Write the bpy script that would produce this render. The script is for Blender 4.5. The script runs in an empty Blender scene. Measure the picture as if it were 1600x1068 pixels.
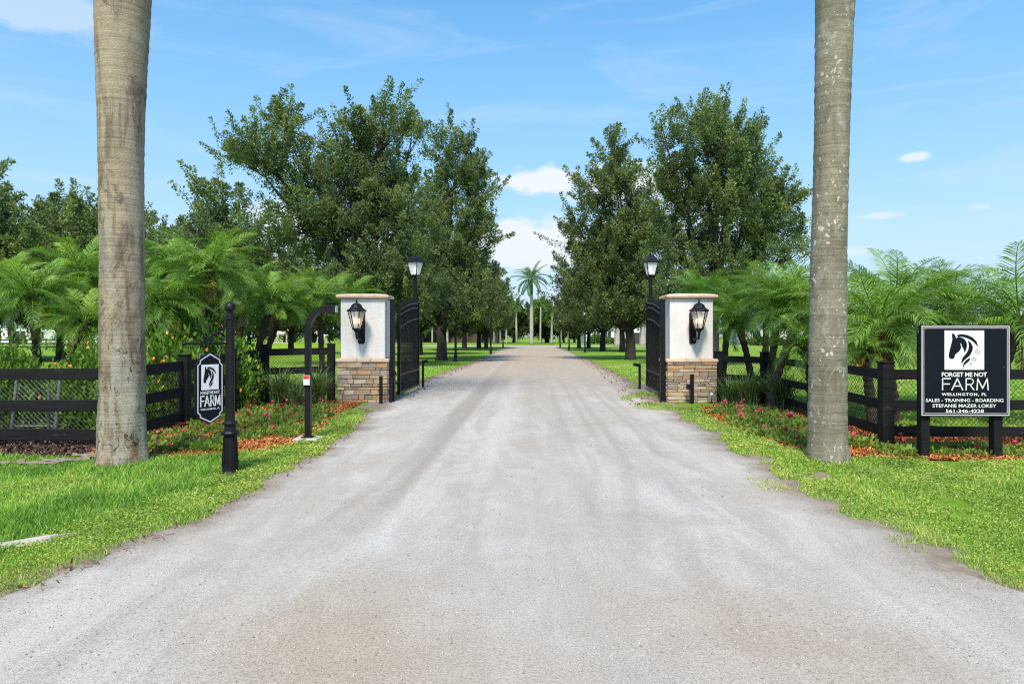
import bpy, bmesh, math, random
import numpy as np
from mathutils import Vector, Matrix
random.seed(7)
R = math.radians
scene = bpy.context.scene
C = scene.collection
F = 1070.0            # focal length in photo pixels; camera 1.65 m above flat ground, horizon at row 525
HC = 1.65

# ------------------------------------------------------------------ camera
cd = bpy.data.cameras.new('camera'); cam = bpy.data.objects.new('camera', cd); C.objects.link(cam)
cd.sensor_width = 36.0; cd.lens = 36.0 * F / 1600.0
cd.shift_y = -9.0 / 1600.0
cd.clip_start = 0.1; cd.clip_end = 3000.0
cam.location = (0, 0, HC); cam.rotation_euler = (R(90), 0, 0)
scene.camera = cam

# ------------------------------------------------------------------ world, sun, exposure
SUN_EL, SUN_AZ = R(54), math.atan2(-0.15, -0.985)
scene.view_settings.view_transform = 'Standard'
scene.view_settings.look = 'None'
scene.view_settings.exposure = 1.45
scene.view_settings.gamma = 1.0
scene.view_settings.use_curve_mapping = False
scene.cycles.use_denoising = False
scene.cycles.filter_width = 1.15
scene.cycles.max_bounces = 7
scene.cycles.diffuse_bounces = 3
scene.cycles.glossy_bounces = 3
scene.cycles.transmission_bounces = 4
scene.cycles.transparent_max_bounces = 6
scene.cycles.use_adaptive_sampling = True
scene.cycles.adaptive_threshold = 0.01
scene.cycles.sample_clamp_indirect = 6.0

world = bpy.data.worlds.new('World'); scene.world = world; world.use_nodes = True
wt = world.node_tree; wt.nodes.clear()
def wn(t, **k):
    n = wt.nodes.new(t)
    for a, b in k.items(): setattr(n, a, b)
    return n
def wmath(op, a, b=None, c=None, clamp=False):
    n = wn('ShaderNodeMath', operation=op, use_clamp=clamp)
    for i, v in enumerate((a, b, c)):
        if v is None: continue
        if isinstance(v, (int, float)): n.inputs[i].default_value = v
        else: wt.links.new(v, n.inputs[i])
    return n.outputs[0]
sky = wn('ShaderNodeTexSky', sky_type='NISHITA'); sky.sun_disc = False
sky.sun_elevation = SUN_EL; sky.sun_rotation = SUN_AZ
sky.air_density = 1.0; sky.dust_density = 0.6; sky.ozone_density = 1.6
hsv = wn('ShaderNodeHueSaturation'); hsv.inputs['Saturation'].default_value = 1.27; hsv.inputs['Value'].default_value = 1.0
hsv.inputs['Hue'].default_value = 0.491
wt.links.new(sky.outputs[0], hsv.inputs['Color'])
tc = wn('ShaderNodeTexCoord'); sep = wn('ShaderNodeSeparateXYZ'); wt.links.new(tc.outputs['Generated'], sep.inputs[0])
az = wmath('ARCTAN2', sep.outputs[0], sep.outputs[1]); el = wmath('ARCSINE', sep.outputs[2])
def wnoise(sx, sy, off, detail=6, rough=0.55, dist=0.0):
    cmb = wn('ShaderNodeCombineXYZ'); wt.links.new(wmath('MULTIPLY', az, sx), cmb.inputs[0]); wt.links.new(wmath('MULTIPLY', el, sy), cmb.inputs[1]); cmb.inputs[2].default_value = off
    n = wn('ShaderNodeTexNoise'); n.inputs['Scale'].default_value = 1.0; n.inputs['Detail'].default_value = detail; n.inputs['Roughness'].default_value = rough; n.inputs['Distortion'].default_value = dist
    wt.links.new(cmb.outputs[0], n.inputs['Vector']); return n.outputs[0]
puff = wnoise(22, 40, 3.1, 7, 0.6)
wisp = wnoise(3.2, 17, 9.4, 7, 0.62, 0.8)
cover = None
# cumulus puffs: photo column, row, half width, half height, density
for (px, py, w, h, k) in [(850, 282, 90, 25, 1.0), (985, 290, 120, 40, .95), (835, 385, 120, 52, .95), (800, 362, 40, 26, .9), (1430, 245, 24, 8, .75), (1378, 337, 42, 6, .5), (1532, 323, 15, 5, .35),
                       (1345, 392, 40, 10, .4), (440, 360, 70, 60, .8), (1060, 330, 150, 60, .55), (60, 12, 140, 36, .45), (600, 430, 200, 60, .6)]:
    a0 = math.atan2(px - 800, F); e0 = math.atan2(525 - py, math.hypot(F, px - 800))
    dx = wmath('DIVIDE', wmath('SUBTRACT', az, a0), w / F); dy = wmath('DIVIDE', wmath('SUBTRACT', el, e0), h / F)
    d = wmath('SQRT', wmath('ADD', wmath('MULTIPLY', dx, dx), wmath('MULTIPLY', dy, dy)))
    m = wmath('SUBTRACT', wmath('ADD', wmath('SUBTRACT', 1.0, d), wmath('MULTIPLY', puff, 1.5)), 0.78)
    m = wmath('MULTIPLY', wmath('MULTIPLY', m, 2.2, clamp=True), k)
    cover = m if cover is None else wmath('MAXIMUM', cover, m)
wispm = wmath('MULTIPLY', wmath('MULTIPLY', wmath('SUBTRACT', wisp, 0.50), 2.4, clamp=True), 0.36)
low = wmath('SUBTRACT', 1.0, wmath('DIVIDE', wmath('ABSOLUTE', el), 0.50), clamp=True)      # pale veil thickening towards the horizon all round
lowm = wmath('MULTIPLY', wmath('POWER', low, 0.62), wmath('ADD', 0.90, wmath('MULTIPLY', wisp, 0.16)))
tone = wn('ShaderNodeMix', data_type='RGBA'); wt.links.new(wmath('POWER', low, 1.6), tone.inputs['Factor']); tone.inputs['A'].default_value = (1.0, 2.25, 3.65, 1); tone.inputs['B'].default_value = (2.55, 3.15, 3.65, 1)
veil = wn('ShaderNodeMix', data_type='RGBA'); wt.links.new(wmath('MINIMUM', lowm, 0.97), veil.inputs['Factor'])
wt.links.new(hsv.outputs[0], veil.inputs['A']); wt.links.new(tone.outputs['Result'], veil.inputs['B'])
cover = wmath('MINIMUM', wmath('MAXIMUM', cover, wispm), 0.97)
mix = wn('ShaderNodeMix', data_type='RGBA'); wt.links.new(cover, mix.inputs['Factor'])
wt.links.new(veil.outputs['Result'], mix.inputs['A']); mix.inputs['B'].default_value = (3.5, 3.7, 3.85, 1)
bg = wn('ShaderNodeBackground'); bg.inputs['Strength'].default_value = 0.095
wt.links.new(mix.outputs['Result'], bg.inputs['Color'])
wo = wn('ShaderNodeOutputWorld'); wt.links.new(bg.outputs[0], wo.inputs[0])

sd = bpy.data.lights.new('sun', 'SUN'); sd.energy = 2.0; sd.angle = R(10); sd.color = (1.0, 0.915, 0.77)
sun = bpy.data.objects.new('sun', sd); C.objects.link(sun)
to_sun = Vector((math.sin(SUN_AZ) * math.cos(SUN_EL), math.cos(SUN_AZ) * math.cos(SUN_EL), math.sin(SUN_EL)))
sun.rotation_euler = (-to_sun).to_track_quat('-Z', 'Y').to_euler(); sun.location = (-6, -12, 30)

# ------------------------------------------------------------------ helpers
def G(px, py):                      # photo pixel on flat ground -> metres
    Y = F * HC / (py - 525.0); return ((px - 800) * Y / F, Y)
def tag(o, label=None, cat=None, group=None, kind=None):
    if label: o['label'] = label
    if cat: o['category'] = cat
    if group: o['group'] = group
    if kind: o['kind'] = kind
    return o
def link(o, parent=None):
    C.objects.link(o)
    if parent is not None: o.parent = parent
    return o
def empty(name, loc, rz=0.0, label=None, cat=None, group=None, parent=None):
    o = bpy.data.objects.new(name, None); o.empty_display_size = 0.2
    link(o, parent); o.location = loc; o.rotation_euler = (0, 0, rz)
    return tag(o, label, cat, group)
def np_mesh(name, V, Fc, mat=None, smooth=False, attrs=None):
    """V (n,3); Fc: list of int arrays (m,k)"""
    me = bpy.data.meshes.new(name)
    V = np.asarray(V, dtype=np.float32)
    if not isinstance(Fc, list): Fc = [Fc]
    Fc = [np.asarray(f, dtype=np.int32) for f in Fc if len(f)]
    me.vertices.add(len(V)); me.vertices.foreach_set('co', V.ravel())
    loops = np.concatenate([f.ravel() for f in Fc]); sizes = np.concatenate([np.full(len(f), f.shape[1], np.int32) for f in Fc])
    me.loops.add(len(loops)); me.loops.foreach_set('vertex_index', loops)
    st = np.zeros(len(sizes), np.int32); st[1:] = np.cumsum(sizes)[:-1]
    me.polygons.add(len(sizes)); me.polygons.foreach_set('loop_start', st); me.polygons.foreach_set('loop_total', sizes)
    if smooth: me.polygons.foreach_set('use_smooth', np.ones(len(sizes), bool))
    if attrs:
        for k, v in attrs.items():
            a = me.attributes.new(k, 'FLOAT', 'POINT'); a.data.foreach_set('value', np.asarray(v, np.float32))
    me.update(calc_edges=True); me.validate()
    if mat: me.materials.append(mat)
    return me
def mobj(name, me, parent=None, loc=(0, 0, 0), rot=(0, 0, 0), scale=(1, 1, 1)):
    o = bpy.data.objects.new(name, me); link(o, parent); o.location = loc; o.rotation_euler = rot; o.scale = scale
    return o

class MB:
    """collects boxes, tubes, lathes; build() links them as ONE mesh"""
    def __init__(s): s.v = []; s.f = []
    def box(s, x0, x1, y0, y1, z0, z1):
        i = len(s.v)
        s.v += [(x0,y0,z0),(x1,y0,z0),(x1,y1,z0),(x0,y1,z0),(x0,y0,z1),(x1,y0,z1),(x1,y1,z1),(x0,y1,z1)]
        s.f += [(i,i+3,i+2,i+1),(i+4,i+5,i+6,i+7),(i,i+1,i+5,i+4),(i+1,i+2,i+6,i+5),(i+2,i+3,i+7,i+6),(i+3,i,i+4,i+7)]
        return s
    def bar(s, a, b, w, h, up=(0,0,1)):
        a = Vector(a); b = Vector(b); d = (b-a).normalized(); up = Vector(up)
        if abs(d.dot(up)) > .99: up = Vector((0,1,0))
        sx = d.cross(up).normalized()*w/2; sz = sx.cross(d).normalized()*h/2
        i = len(s.v)
        for p in (a, b):
            for q in (-sx-sz, sx-sz, sx+sz, -sx+sz): s.v.append(tuple(p+q))
        s.f += [(i+3,i+2,i+1,i),(i+4,i+5,i+6,i+7)] + [(i+k, i+(k+1)%4, i+4+(k+1)%4, i+4+k) for k in range(4)]
        return s
    def tube(s, pts, rad, n=8, caps=True, up=None):
        pts = [Vector(p) for p in pts]
        if isinstance(rad, (int, float)): rad = [rad]*len(pts)
        i0 = len(s.v); m = len(pts)
        ref = Vector(up) if up else None
        for k, p in enumerate(pts):
            d = (pts[min(k+1, m-1)] - pts[max(k-1, 0)]).normalized()
            if ref is None: ref = Vector((1,0,0)) if abs(d.x) < .8 else Vector((0,1,0))
            a = (ref - d*ref.dot(d)).normalized(); b = d.cross(a); ref = a
            for j in range(n):
                t = 2*math.pi*j/n; s.v.append(tuple(p + (a*math.cos(t)+b*math.sin(t))*rad[k]))
        for k in range(m-1):
            for j in range(n):
                s.f.append((i0+k*n+j, i0+k*n+(j+1)%n, i0+(k+1)*n+(j+1)%n, i0+(k+1)*n+j))
        if caps:
            s.f.append(tuple(i0+j for j in reversed(range(n)))); s.f.append(tuple(i0+(m-1)*n+j for j in range(n)))
        return s
    def lathe(s, prof, n=16, c=(0,0,0), phase=0.0):
        i0 = len(s.v)
        for r, z in prof:
            for j in range(n):
                t = 2*math.pi*j/n+phase; s.v.append((c[0]+r*math.cos(t), c[1]+r*math.sin(t), c[2]+z))
        for k in range(len(prof)-1):
            for j in range(n):
                s.f.append((i0+k*n+j, i0+k*n+(j+1)%n, i0+(k+1)*n+(j+1)%n, i0+(k+1)*n+j))
        s.f.append(tuple(i0+j for j in reversed(range(n)))); s.f.append(tuple(i0+(len(prof)-1)*n+j for j in range(n)))
        return s
    def prism(s, poly, y0, y1):
        """closed polygon in x,z extruded along y"""
        i = len(s.v); n = len(poly)
        s.v += [(x, y0, z) for x, z in poly] + [(x, y1, z) for x, z in poly]
        s.f.append(tuple(range(i, i+n))); s.f.append(tuple(reversed(range(i+n, i+2*n))))
        s.f += [(i+k, i+n+k, i+n+(k+1)%n, i+(k+1)%n) for k in range(n)]
        return s
    def quad(s, *p):
        i = len(s.v); s.v += [tuple(q) for q in p]; s.f.append(tuple(range(i, i+len(p)))); return s
    def mesh(s, name, mat, smooth=False, bevel=0.0, recalc=False):
        me = bpy.data.meshes.new(name); me.from_pydata(s.v, [], s.f)
        if bevel or recalc:
            bm = bmesh.new(); bm.from_mesh(me)
            bmesh.ops.recalc_face_normals(bm, faces=bm.faces)
            if bevel:
                bmesh.ops.bevel(bm, geom=[e for e in bm.edges if len(e.link_faces) == 2 and e.calc_face_angle(0) > .5], offset=bevel, segments=1, affect='EDGES', clamp_overlap=True)
            bm.to_mesh(me); bm.free()
        if smooth:
            for p in me.polygons: p.use_smooth = True
        me.update()
        if mat: me.materials.append(mat)
        return me
    def build(s, name, mat, parent=None, world=True, smooth=False, bevel=0.0, recalc=False):
        me = s.mesh(name, mat, smooth, bevel, recalc)
        o = bpy.data.objects.new(name, me); link(o, parent)
        if parent is not None and world:      # vertices were given in the world frame: bring them into the thing's frame
            q = parent; M = Matrix()
            while q is not None: M = Matrix.LocRotScale(q.location, q.rotation_euler, q.scale) @ M; q = q.parent
            me.transform(M.inverted())
        return o

# ------------------------------------------------------------------ materials
def new_mat(name):
    m = bpy.data.materials.new(name); m.use_nodes = True; nt = m.node_tree; nt.nodes.clear()
    out = nt.nodes.new('ShaderNodeOutputMaterial'); b = nt.nodes.new('ShaderNodeBsdfPrincipled'); nt.links.new(b.outputs[0], out.inputs[0])
    return m, nt, b, out
def node(nt, t, **k):
    n = nt.nodes.new(t)
    for a, v in k.items(): setattr(n, a, v)
    return n
def coords(nt, kind='Object', scale=(1,1,1), rot=(0,0,0)):
    t = node(nt, 'ShaderNodeTexCoord'); m = node(nt, 'ShaderNodeMapping'); m.inputs['Scale'].default_value = scale; m.inputs['Rotation'].default_value = rot
    nt.links.new(t.outputs[kind], m.inputs[0]); return m.outputs[0]
def noise(nt, vec, scale, detail=5, rough=.55, dist=0.0):
    n = node(nt, 'ShaderNodeTexNoise'); n.inputs['Scale'].default_value = scale; n.inputs['Detail'].default_value = detail
    n.inputs['Roughness'].default_value = rough; n.inputs['Distortion'].default_value = dist
    if vec is not None: nt.links.new(vec, n.inputs['Vector'])
    return n.outputs[0]
def ramp(nt, fac, stops, interp='LINEAR'):
    r = node(nt, 'ShaderNodeValToRGB'); r.color_ramp.interpolation = interp
    while len(r.color_ramp.elements) < len(stops): r.color_ramp.elements.new(.5)
    for e, (p, c) in zip(r.color_ramp.elements, stops): e.position = p; e.color = (*c, 1) if len(c) == 3 else c
    if fac is not None: nt.links.new(fac, r.inputs[0])
    return r.outputs[0]
def mixc(nt, fac, a, b, mode='MIX'):
    n = node(nt, 'ShaderNodeMix', data_type='RGBA', blend_type=mode)
    for key, v in (('Factor', fac), ('A', a), ('B', b)):
        s = n.inputs[key]
        if isinstance(v, (int, float)): s.default_value = v
        elif isinstance(v, tuple): s.default_value = (*v, 1) if len(v) == 3 else v
        else: nt.links.new(v, s)
    return n.outputs['Result']
def m_math(nt, op, a, b=None, clamp=False):
    n = node(nt, 'ShaderNodeMath', operation=op, use_clamp=clamp)
    for i, v in enumerate((a, b)):
        if v is None: continue
        if isinstance(v, (int, float)): n.inputs[i].default_value = v
        else: nt.links.new(v, n.inputs[i])
    return n.outputs[0]
def bump(nt, b, h, strength=.4, dist=.02):
    n = node(nt, 'ShaderNodeBump'); n.inputs['Strength'].default_value = strength; n.inputs['Distance'].default_value = dist
    nt.links.new(h, n.inputs['Height']); nt.links.new(n.outputs[0], b.inputs['Normal'])
def simple(name, c, rough=.6, metal=0.0, var=.25, scale=6.0, bmp=0.0, bscale=40.0, spec=.5, bdist=.01):
    m, nt, b, out = new_mat(name); v = coords(nt)
    n = noise(nt, v, scale)
    lo = tuple(x*(1-var) for x in c); hi = tuple(min(1, x*(1+var)) for x in c)
    nt.links.new(ramp(nt, n, [(.3, lo), (.7, hi)]), b.inputs['Base Color'])
    b.inputs['Roughness'].default_value = rough; b.inputs['Metallic'].default_value = metal; b.inputs['Specular IOR Level'].default_value = spec
    if bmp: bump(nt, b, noise(nt, v, bscale), bmp, bdist)
    return m
def leaf_mat(name, stops, trans=.35, rough=.45, objrand=0.0, gain=1.0, spec=.4):
    """colour by the per-leaf attribute rnd (and a little by object)"""
    m, nt, b, out = new_mat(name)
    a = node(nt, 'ShaderNodeAttribute'); a.attribute_name = 'rnd'
    f = a.outputs['Fac']
    if objrand:
        oi = node(nt, 'ShaderNodeObjectInfo')
        f = m_math(nt, 'ADD', m_math(nt, 'MULTIPLY', f, 1-objrand), m_math(nt, 'MULTIPLY', oi.outputs['Random'], objrand))
    col = ramp(nt, f, [(p, tuple(x*gain for x in c)) for p, c in stops])
    nt.links.new(col, b.inputs['Base Color']); b.inputs['Roughness'].default_value = rough; b.inputs['Specular IOR Level'].default_value = spec
    t = node(nt, 'ShaderNodeBsdfTranslucent'); nt.links.new(mixc(nt, 1.0, col, (1.0, 1.15, .5), 'MULTIPLY'), t.inputs[0])
    mx = node(nt, 'ShaderNodeMixShader'); mx.inputs[0].default_value = trans
    nt.links.new(b.outputs[0], mx.inputs[1]); nt.links.new(t.outputs[0], mx.inputs[2]); nt.links.new(mx.outputs[0], out.inputs[0])
    return m

M = {}
# road: pale compacted millings with dust, tracks, darker edge strips and brown dirt towards its edges
m, nt, b, out = new_mat('road_millings'); v = coords(nt)
edge = node(nt, 'ShaderNodeAttribute'); edge.attribute_name = 'edge'
far_ = node(nt, 'ShaderNodeAttribute'); far_.attribute_name = 'dirt'
vs = coords(nt, scale=(1.0, .13, 1.0))
n_tr = noise(nt, vs, 2.4, 6, .66, .9); n_big = noise(nt, v, .45, 4, .55, .6); n_mid = noise(nt, v, 3.2, 6, .6, .4); n_f = noise(nt, v, 60, 4, .7); n_ff = noise(nt, v, 170, 2, .6)
c = ramp(nt, n_tr, [(.36, (.392,.368,.336)), (.50, (.452,.430,.400)), (.62, (.500,.480,.450))])
c = mixc(nt, ramp(nt, n_big, [(.42, (0,0,0)), (.66, (1,1,1))]), c, mixc(nt, n_mid, (.365,.322,.275), (.455,.415,.370)))
c = mixc(nt, ramp(nt, n_mid, [(.52, (0,0,0)), (.74, (.55,.55,.55))]), c, (.51,.490,.458))
c = mixc(nt, far_.outputs['Fac'], c, mixc(nt, n_mid, (.315,.255,.195), (.46,.395,.325)))
trk = node(nt, 'ShaderNodeAttribute'); trk.attribute_name = 'track'
tw = m_math(nt, 'MULTIPLY', trk.outputs['Fac'], m_math(nt, 'ADD', .35, m_math(nt, 'MULTIPLY', n_tr, 1.1)))
c = mixc(nt, m_math(nt, 'MAXIMUM', tw, 0.0, True), c, (.325,.296,.262)); c = mixc(nt, m_math(nt, 'MAXIMUM', m_math(nt, 'MULTIPLY', tw, -1.0), 0.0, True), c, (.51,.492,.462))
en = m_math(nt, 'ADD', edge.outputs['Fac'], m_math(nt, 'MULTIPLY', m_math(nt, 'SUBTRACT', n_mid, .5), .55))
c = mixc(nt, ramp(nt, en, [(.55, (0,0,0)), (.80, (.7,.7,.7)), (1.0, (1,1,1))]), c, mixc(nt, n_f, (.15,.115,.085), (.31,.255,.20)))
c = mixc(nt, .6, c, ramp(nt, n_f, [(.30, (.46,.45,.43)), (.50, (1,1,1)), (.72, (1.3,1.29,1.27))]), 'MULTIPLY')
c = mixc(nt, .62, c, ramp(nt, n_ff, [(.32, (.48,.47,.45)), (.5, (1,1,1)), (.7, (1.3,1.3,1.3))]), 'MULTIPLY')
vo = node(nt, 'ShaderNodeTexVoronoi'); vo.inputs['Scale'].default_value = 9; nt.links.new(v, vo.inputs['Vector'])
c = mixc(nt, ramp(nt, vo.outputs['Distance'], [(.03, (.8,.8,.8)), (.07, (0,0,0))]), c, (.10,.085,.07))
nt.links.new(c, b.inputs['Base Color']); b.inputs['Roughness'].default_value = .92; b.inputs['Specular IOR Level'].default_value = .2
hh = m_math(nt, 'ADD', m_math(nt, 'MULTIPLY', n_f, .5), m_math(nt, 'ADD', m_math(nt, 'MULTIPLY', n_ff, .25), m_math(nt, 'MULTIPLY', n_tr, 1.2)))
bump(nt, b, hh, .75, .022); M['road'] = m
# lawn
m, nt, b, out = new_mat('lawn_turf'); v = coords(nt)
n1 = noise(nt, v, .22, 4, .6); n2 = noise(nt, v, 2.2, 6, .65); n3 = noise(nt, coords(nt, scale=(1, .35, 1)), 24, 5, .75)
c = ramp(nt, n1, [(.3, (.150,.275,.028)), (.55, (.205,.335,.034)), (.75, (.25,.36,.042))])
c = mixc(nt, .7, c, ramp(nt, n2, [(.3, (.72,.78,.7)), (.6, (1.05,1.05,1.0)), (.8, (1.25,1.18,1.1))]), 'MULTIPLY')
c = mixc(nt, .9, c, ramp(nt, n3, [(.3, (.45,.52,.4)), (.55, (1,1,1)), (.75, (1.4,1.35,1.2))]), 'MULTIPLY')
nt.links.new(c, b.inputs['Base Color']); b.inputs['Roughness'].default_value = .9; b.inputs['Specular IOR Level'].default_value = .15
bump(nt, b, n3, .9, .05); M['lawn'] = m
def mulch(name, a, bcol):
    m, nt, b, out = new_mat(name); v = coords(nt)
    n = noise(nt, v, 24, 6, .75); n2 = noise(nt, v, 2.0, 3)
    c = ramp(nt, n, [(.32, tuple(x*.3 for x in a)), (.55, a), (.75, bcol)])
    c = mixc(nt, .6, c, ramp(nt, n2, [(.3, (.65,.6,.6)), (.7, (1.15,1.1,1.05))]), 'MULTIPLY')
    nt.links.new(c, b.inputs['Base Color']); b.inputs['Roughness'].default_value = .95; bump(nt, b, n, 1.0, .04); return m
M['mulch_orange'] = mulch('mulch_orange', (.27,.09,.025), (.44,.18,.055))
M['mulch_dark'] = mulch('mulch_dark', (.055,.026,.016), (.12,.062,.040))
M['chip_orange'] = leaf_mat('chip_orange', [(0, (.17,.05,.014)), (.5, (.45,.145,.034)), (1, (.66,.30,.09))], trans=.05, rough=.9)
M['chip_dark'] = leaf_mat('chip_dark', [(0, (.02,.011,.008)), (.6, (.075,.036,.022)), (1, (.22,.15,.11))], trans=.05, rough=.9)
M['pebble'] = leaf_mat('pebble', [(0, (.20,.17,.14)), (.3, (.36,.33,.29)), (.8, (.47,.44,.40)), (1, (.60,.57,.53))], trans=0.0, rough=.9)
M['litter'] = leaf_mat('leaf_litter', [(0, (.05,.025,.015)), (.5, (.17,.085,.045)), (1, (.33,.19,.09))], trans=.1, rough=.9)
M['grass'] = leaf_mat('grass_blades', [(0, (0.122,0.245,0.038)), (.35, (0.244,0.447,0.063)), (.75, (0.397,0.596,0.103)), (.95, (0.584,0.640,0.149)), (1, (0.681,0.537,0.261))], trans=0.38, rough=.5)
M['ground_cover'] = leaf_mat('ground_cover_leaves', [(0, (0.155,0.232,0.041)), (.4, (0.317,0.430,0.074)), (.8, (0.495,0.569,0.120)), (1, (0.680,0.582,0.185))], trans=0.35, rough=.5)
M['oak_leaf'] = leaf_mat('oak_leaves', [(0, (0.068,0.103,0.044)), (.5, (0.158,0.216,0.086)), (.85, (0.254,0.317,0.118)), (1, (0.395,0.433,0.120))], trans=.42, rough=.55, spec=.35)
M['far_leaf'] = leaf_mat('far_leaves', [(0, (.05,.10,.025)), (.5, (.12,.205,.045)), (1, (.25,.33,.08))], trans=.25, rough=.5)
M['wood_leaf'] = leaf_mat('wood_leaves', [(0, (0.019,0.039,0.016)), (.5, (0.045,0.078,0.023)), (1, (0.112,0.158,0.039))], trans=0.25, rough=.5)
M['frond'] = leaf_mat('palm_frond', [(0, (.040,.105,.018)), (.4, (.115,.240,.036)), (.75, (.225,.385,.055)), (1, (.38,.51,.09))], trans=.30, rough=.40, objrand=.3, spec=.4)
M['frond_yellow'] = leaf_mat('palm_frond_yellowing', [(0, (.13,.19,.02)), (.5, (.28,.29,.03)), (1, (.50,.32,.03))], trans=.3, rough=.45, objrand=.3)
M['frond_dead'] = leaf_mat('palm_frond_dead', [(0, (.10,.065,.035)), (.5, (.20,.135,.075)), (1, (.32,.23,.13))], trans=.15, rough=.8, objrand=.3)
M['frond_gold'] = leaf_mat('palm_frond_golden', [(0, (.34,.22,.02)), (.5, (.52,.30,.025)), (1, (.60,.26,.03))], trans=.3, rough=.5, objrand=.3)
M['frond_royal'] = leaf_mat('royal_frond', [(0, (.045,.105,.022)), (.5, (.085,.185,.036)), (1, (.17,.29,.055))], trans=.3, rough=.6, objrand=.4, spec=.2)
M['lantana'] = leaf_mat('lantana_leaves', [(0, (0.052,0.118,0.015)), (.5, (0.130,0.261,0.026)), (.85, (0.242,0.394,0.043)), (1, (0.380,0.472,0.065))], trans=0.35, rough=.5, objrand=.2)
M['bedding'] = leaf_mat('bedding_leaves', [(0, (.10,.165,.03)), (.5, (.235,.335,.055)), (1, (.42,.48,.10))], trans=.35, rough=.5, objrand=.2)
M['strap'] = leaf_mat('strap_leaves', [(0, (.045,.095,.030)), (.5, (.115,.195,.065)), (1, (.28,.36,.16))], trans=.25, rough=.4)
M['pink'] = leaf_mat('pink_petals', [(0, (.48,.025,.06)), (.5, (.62,.05,.16)), (1, (.74,.16,.24))], trans=.25, rough=.5)
M['orange'] = leaf_mat('orange_petals', [(0, (.65,.10,.02)), (.5, (.78,.22,.03)), (1, (.80,.48,.05))], trans=.25, rough=.5)
M['oak_bark'] = simple('oak_bark', (.030,.025,.020), .9, var=.45, scale=9, bmp=.8, bscale=26, bdist=.03)
M['palm_bark'] = simple('date_palm_bark', (.060,.042,.028), .95, var=.55, scale=12, bmp=1, bscale=30, bdist=.04)
M['pale_bark'] = simple('pale_palm_bark', (.36,.33,.28), .85, var=.3, scale=4, bmp=.4, bscale=20)
def royal_bark(name, base, dark, spots, streak):
    m, nt, b, out = new_mat(name); v = coords(nt)
    n1 = noise(nt, v, 1.1, 5, .6, .4); n2 = noise(nt, coords(nt, scale=(9, 9, 1.0)), 1.0, 6, .65); ring = noise(nt, coords(nt, scale=(.9, .9, 26)), 1.0, 4, .6, .35); fine = noise(nt, v, 48, 4, .7)
    c = ramp(nt, n1, [(.3, tuple(x*.72 for x in base)), (.5, base), (.7, tuple(x*1.25 for x in base))])
    c = mixc(nt, (.9 if spots else .75), c, ramp(nt, ring, [(.28, (.62,.60,.57)), (.45, (.96,.96,.96)), (.7, (1.13,1.12,1.10))]), 'MULTIPLY')
    c = mixc(nt, ramp(nt, n2, [(.50, (0,0,0)), (.64, (streak*.8,)*3)]), c, dark)
    patch = noise(nt, coords(nt, scale=(1, 1, .8)), 2.3, 7, .7, .7)
    c = mixc(nt, ramp(nt, patch, [(.53, (0,0,0)), (.62, (streak*.8,)*3)]), c, tuple(x*.8 for x in dark))
    if not spots:      # weathered skin of the lower trunk: grey-green algae, peeled pale patches, dark scars
        sx = node(nt, 'ShaderNodeSeparateXYZ'); nt.links.new(coords(nt), sx.inputs[0]); lowz = ramp(nt, m_math(nt, 'DIVIDE', sx.outputs[2], 6.0), [(.18, (1,1,1)), (.62, (.1,.1,.1))])
        pa = noise(nt, coords(nt, scale=(1, 1, .55)), 3.4, 8, .72, 1.0); pb = noise(nt, coords(nt, scale=(2.2, 2.2, .35)), 2.0, 7, .7, .5)
        c = mixc(nt, mixc(nt, 1.0, ramp(nt, pa, [(.50, (0,0,0)), (.57, (.8,.8,.8))]), lowz, 'MULTIPLY'), c, (.175,.115,.070))
        c = mixc(nt, mixc(nt, 1.0, ramp(nt, pb, [(.50, (0,0,0)), (.58, (.75,.75,.75))]), lowz, 'MULTIPLY'), c, (.36,.355,.30))
        c = mixc(nt, mixc(nt, 1.0, ramp(nt, noise(nt, coords(nt, scale=(1.4, 1.4, .8)), 5.5, 8, .75, 1.2), [(.565, (0,0,0)), (.60, (.9,.9,.9))]), lowz, 'MULTIPLY'), c, (.050,.038,.028))
    c = mixc(nt, .7, c, ramp(nt, fine, [(.3, (.6,.6,.6)), (.52, (1,1,1)), (.75, (1.25,1.25,1.25))]), 'MULTIPLY')
    if spots:
        vec = coords(nt, scale=(1, 1, .8)); vo = node(nt, 'ShaderNodeTexVoronoi'); vo.inputs['Scale'].default_value = 17; vo.inputs['Randomness'].default_value = 1
        nt.links.new(mixc(nt, .13, vec, node_color_noise(nt, vec)), vo.inputs['Vector'])
        sz = m_math(nt, 'MULTIPLY', m_math(nt, 'SUBTRACT', node_sep(nt, vo.outputs['Color']), .20), .50)
        sp = m_math(nt, 'GREATER_THAN', sz, vo.outputs['Distance'])
        c = mixc(nt, m_math(nt, 'MULTIPLY', m_math(nt, 'MULTIPLY', sp, ramp(nt, noise(nt, v, 1.6, 3, .6), [(.40, (.15,.15,.15)), (.56, (1,1,1))])), .8), c, (.55,.56,.49))
        c = mixc(nt, ramp(nt, noise(nt, coords(nt, scale=(1, 1, .7)), 4.0, 8, .75, .8), [(.53, (0,0,0)), (.60, (.55,.55,.55))]), c, (.33,.325,.265))
    else:
        c = mixc(nt, ramp(nt, noise(nt, v, 34, 3, .6), [(.66, (0,0,0)), (.70, (.6,.6,.6))]), c, (.55,.53,.46))
    nt.links.new(c, b.inputs['Base Color']); b.inputs['Roughness'].default_value = .85; b.inputs['Specular IOR Level'].default_value = .25
    bump(nt, b, m_math(nt, 'ADD', m_math(nt, 'MULTIPLY', fine, .6), m_math(nt, 'ADD', m_math(nt, 'MULTIPLY', ring, .8), patch)), .7, .02)
    return m
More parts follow.
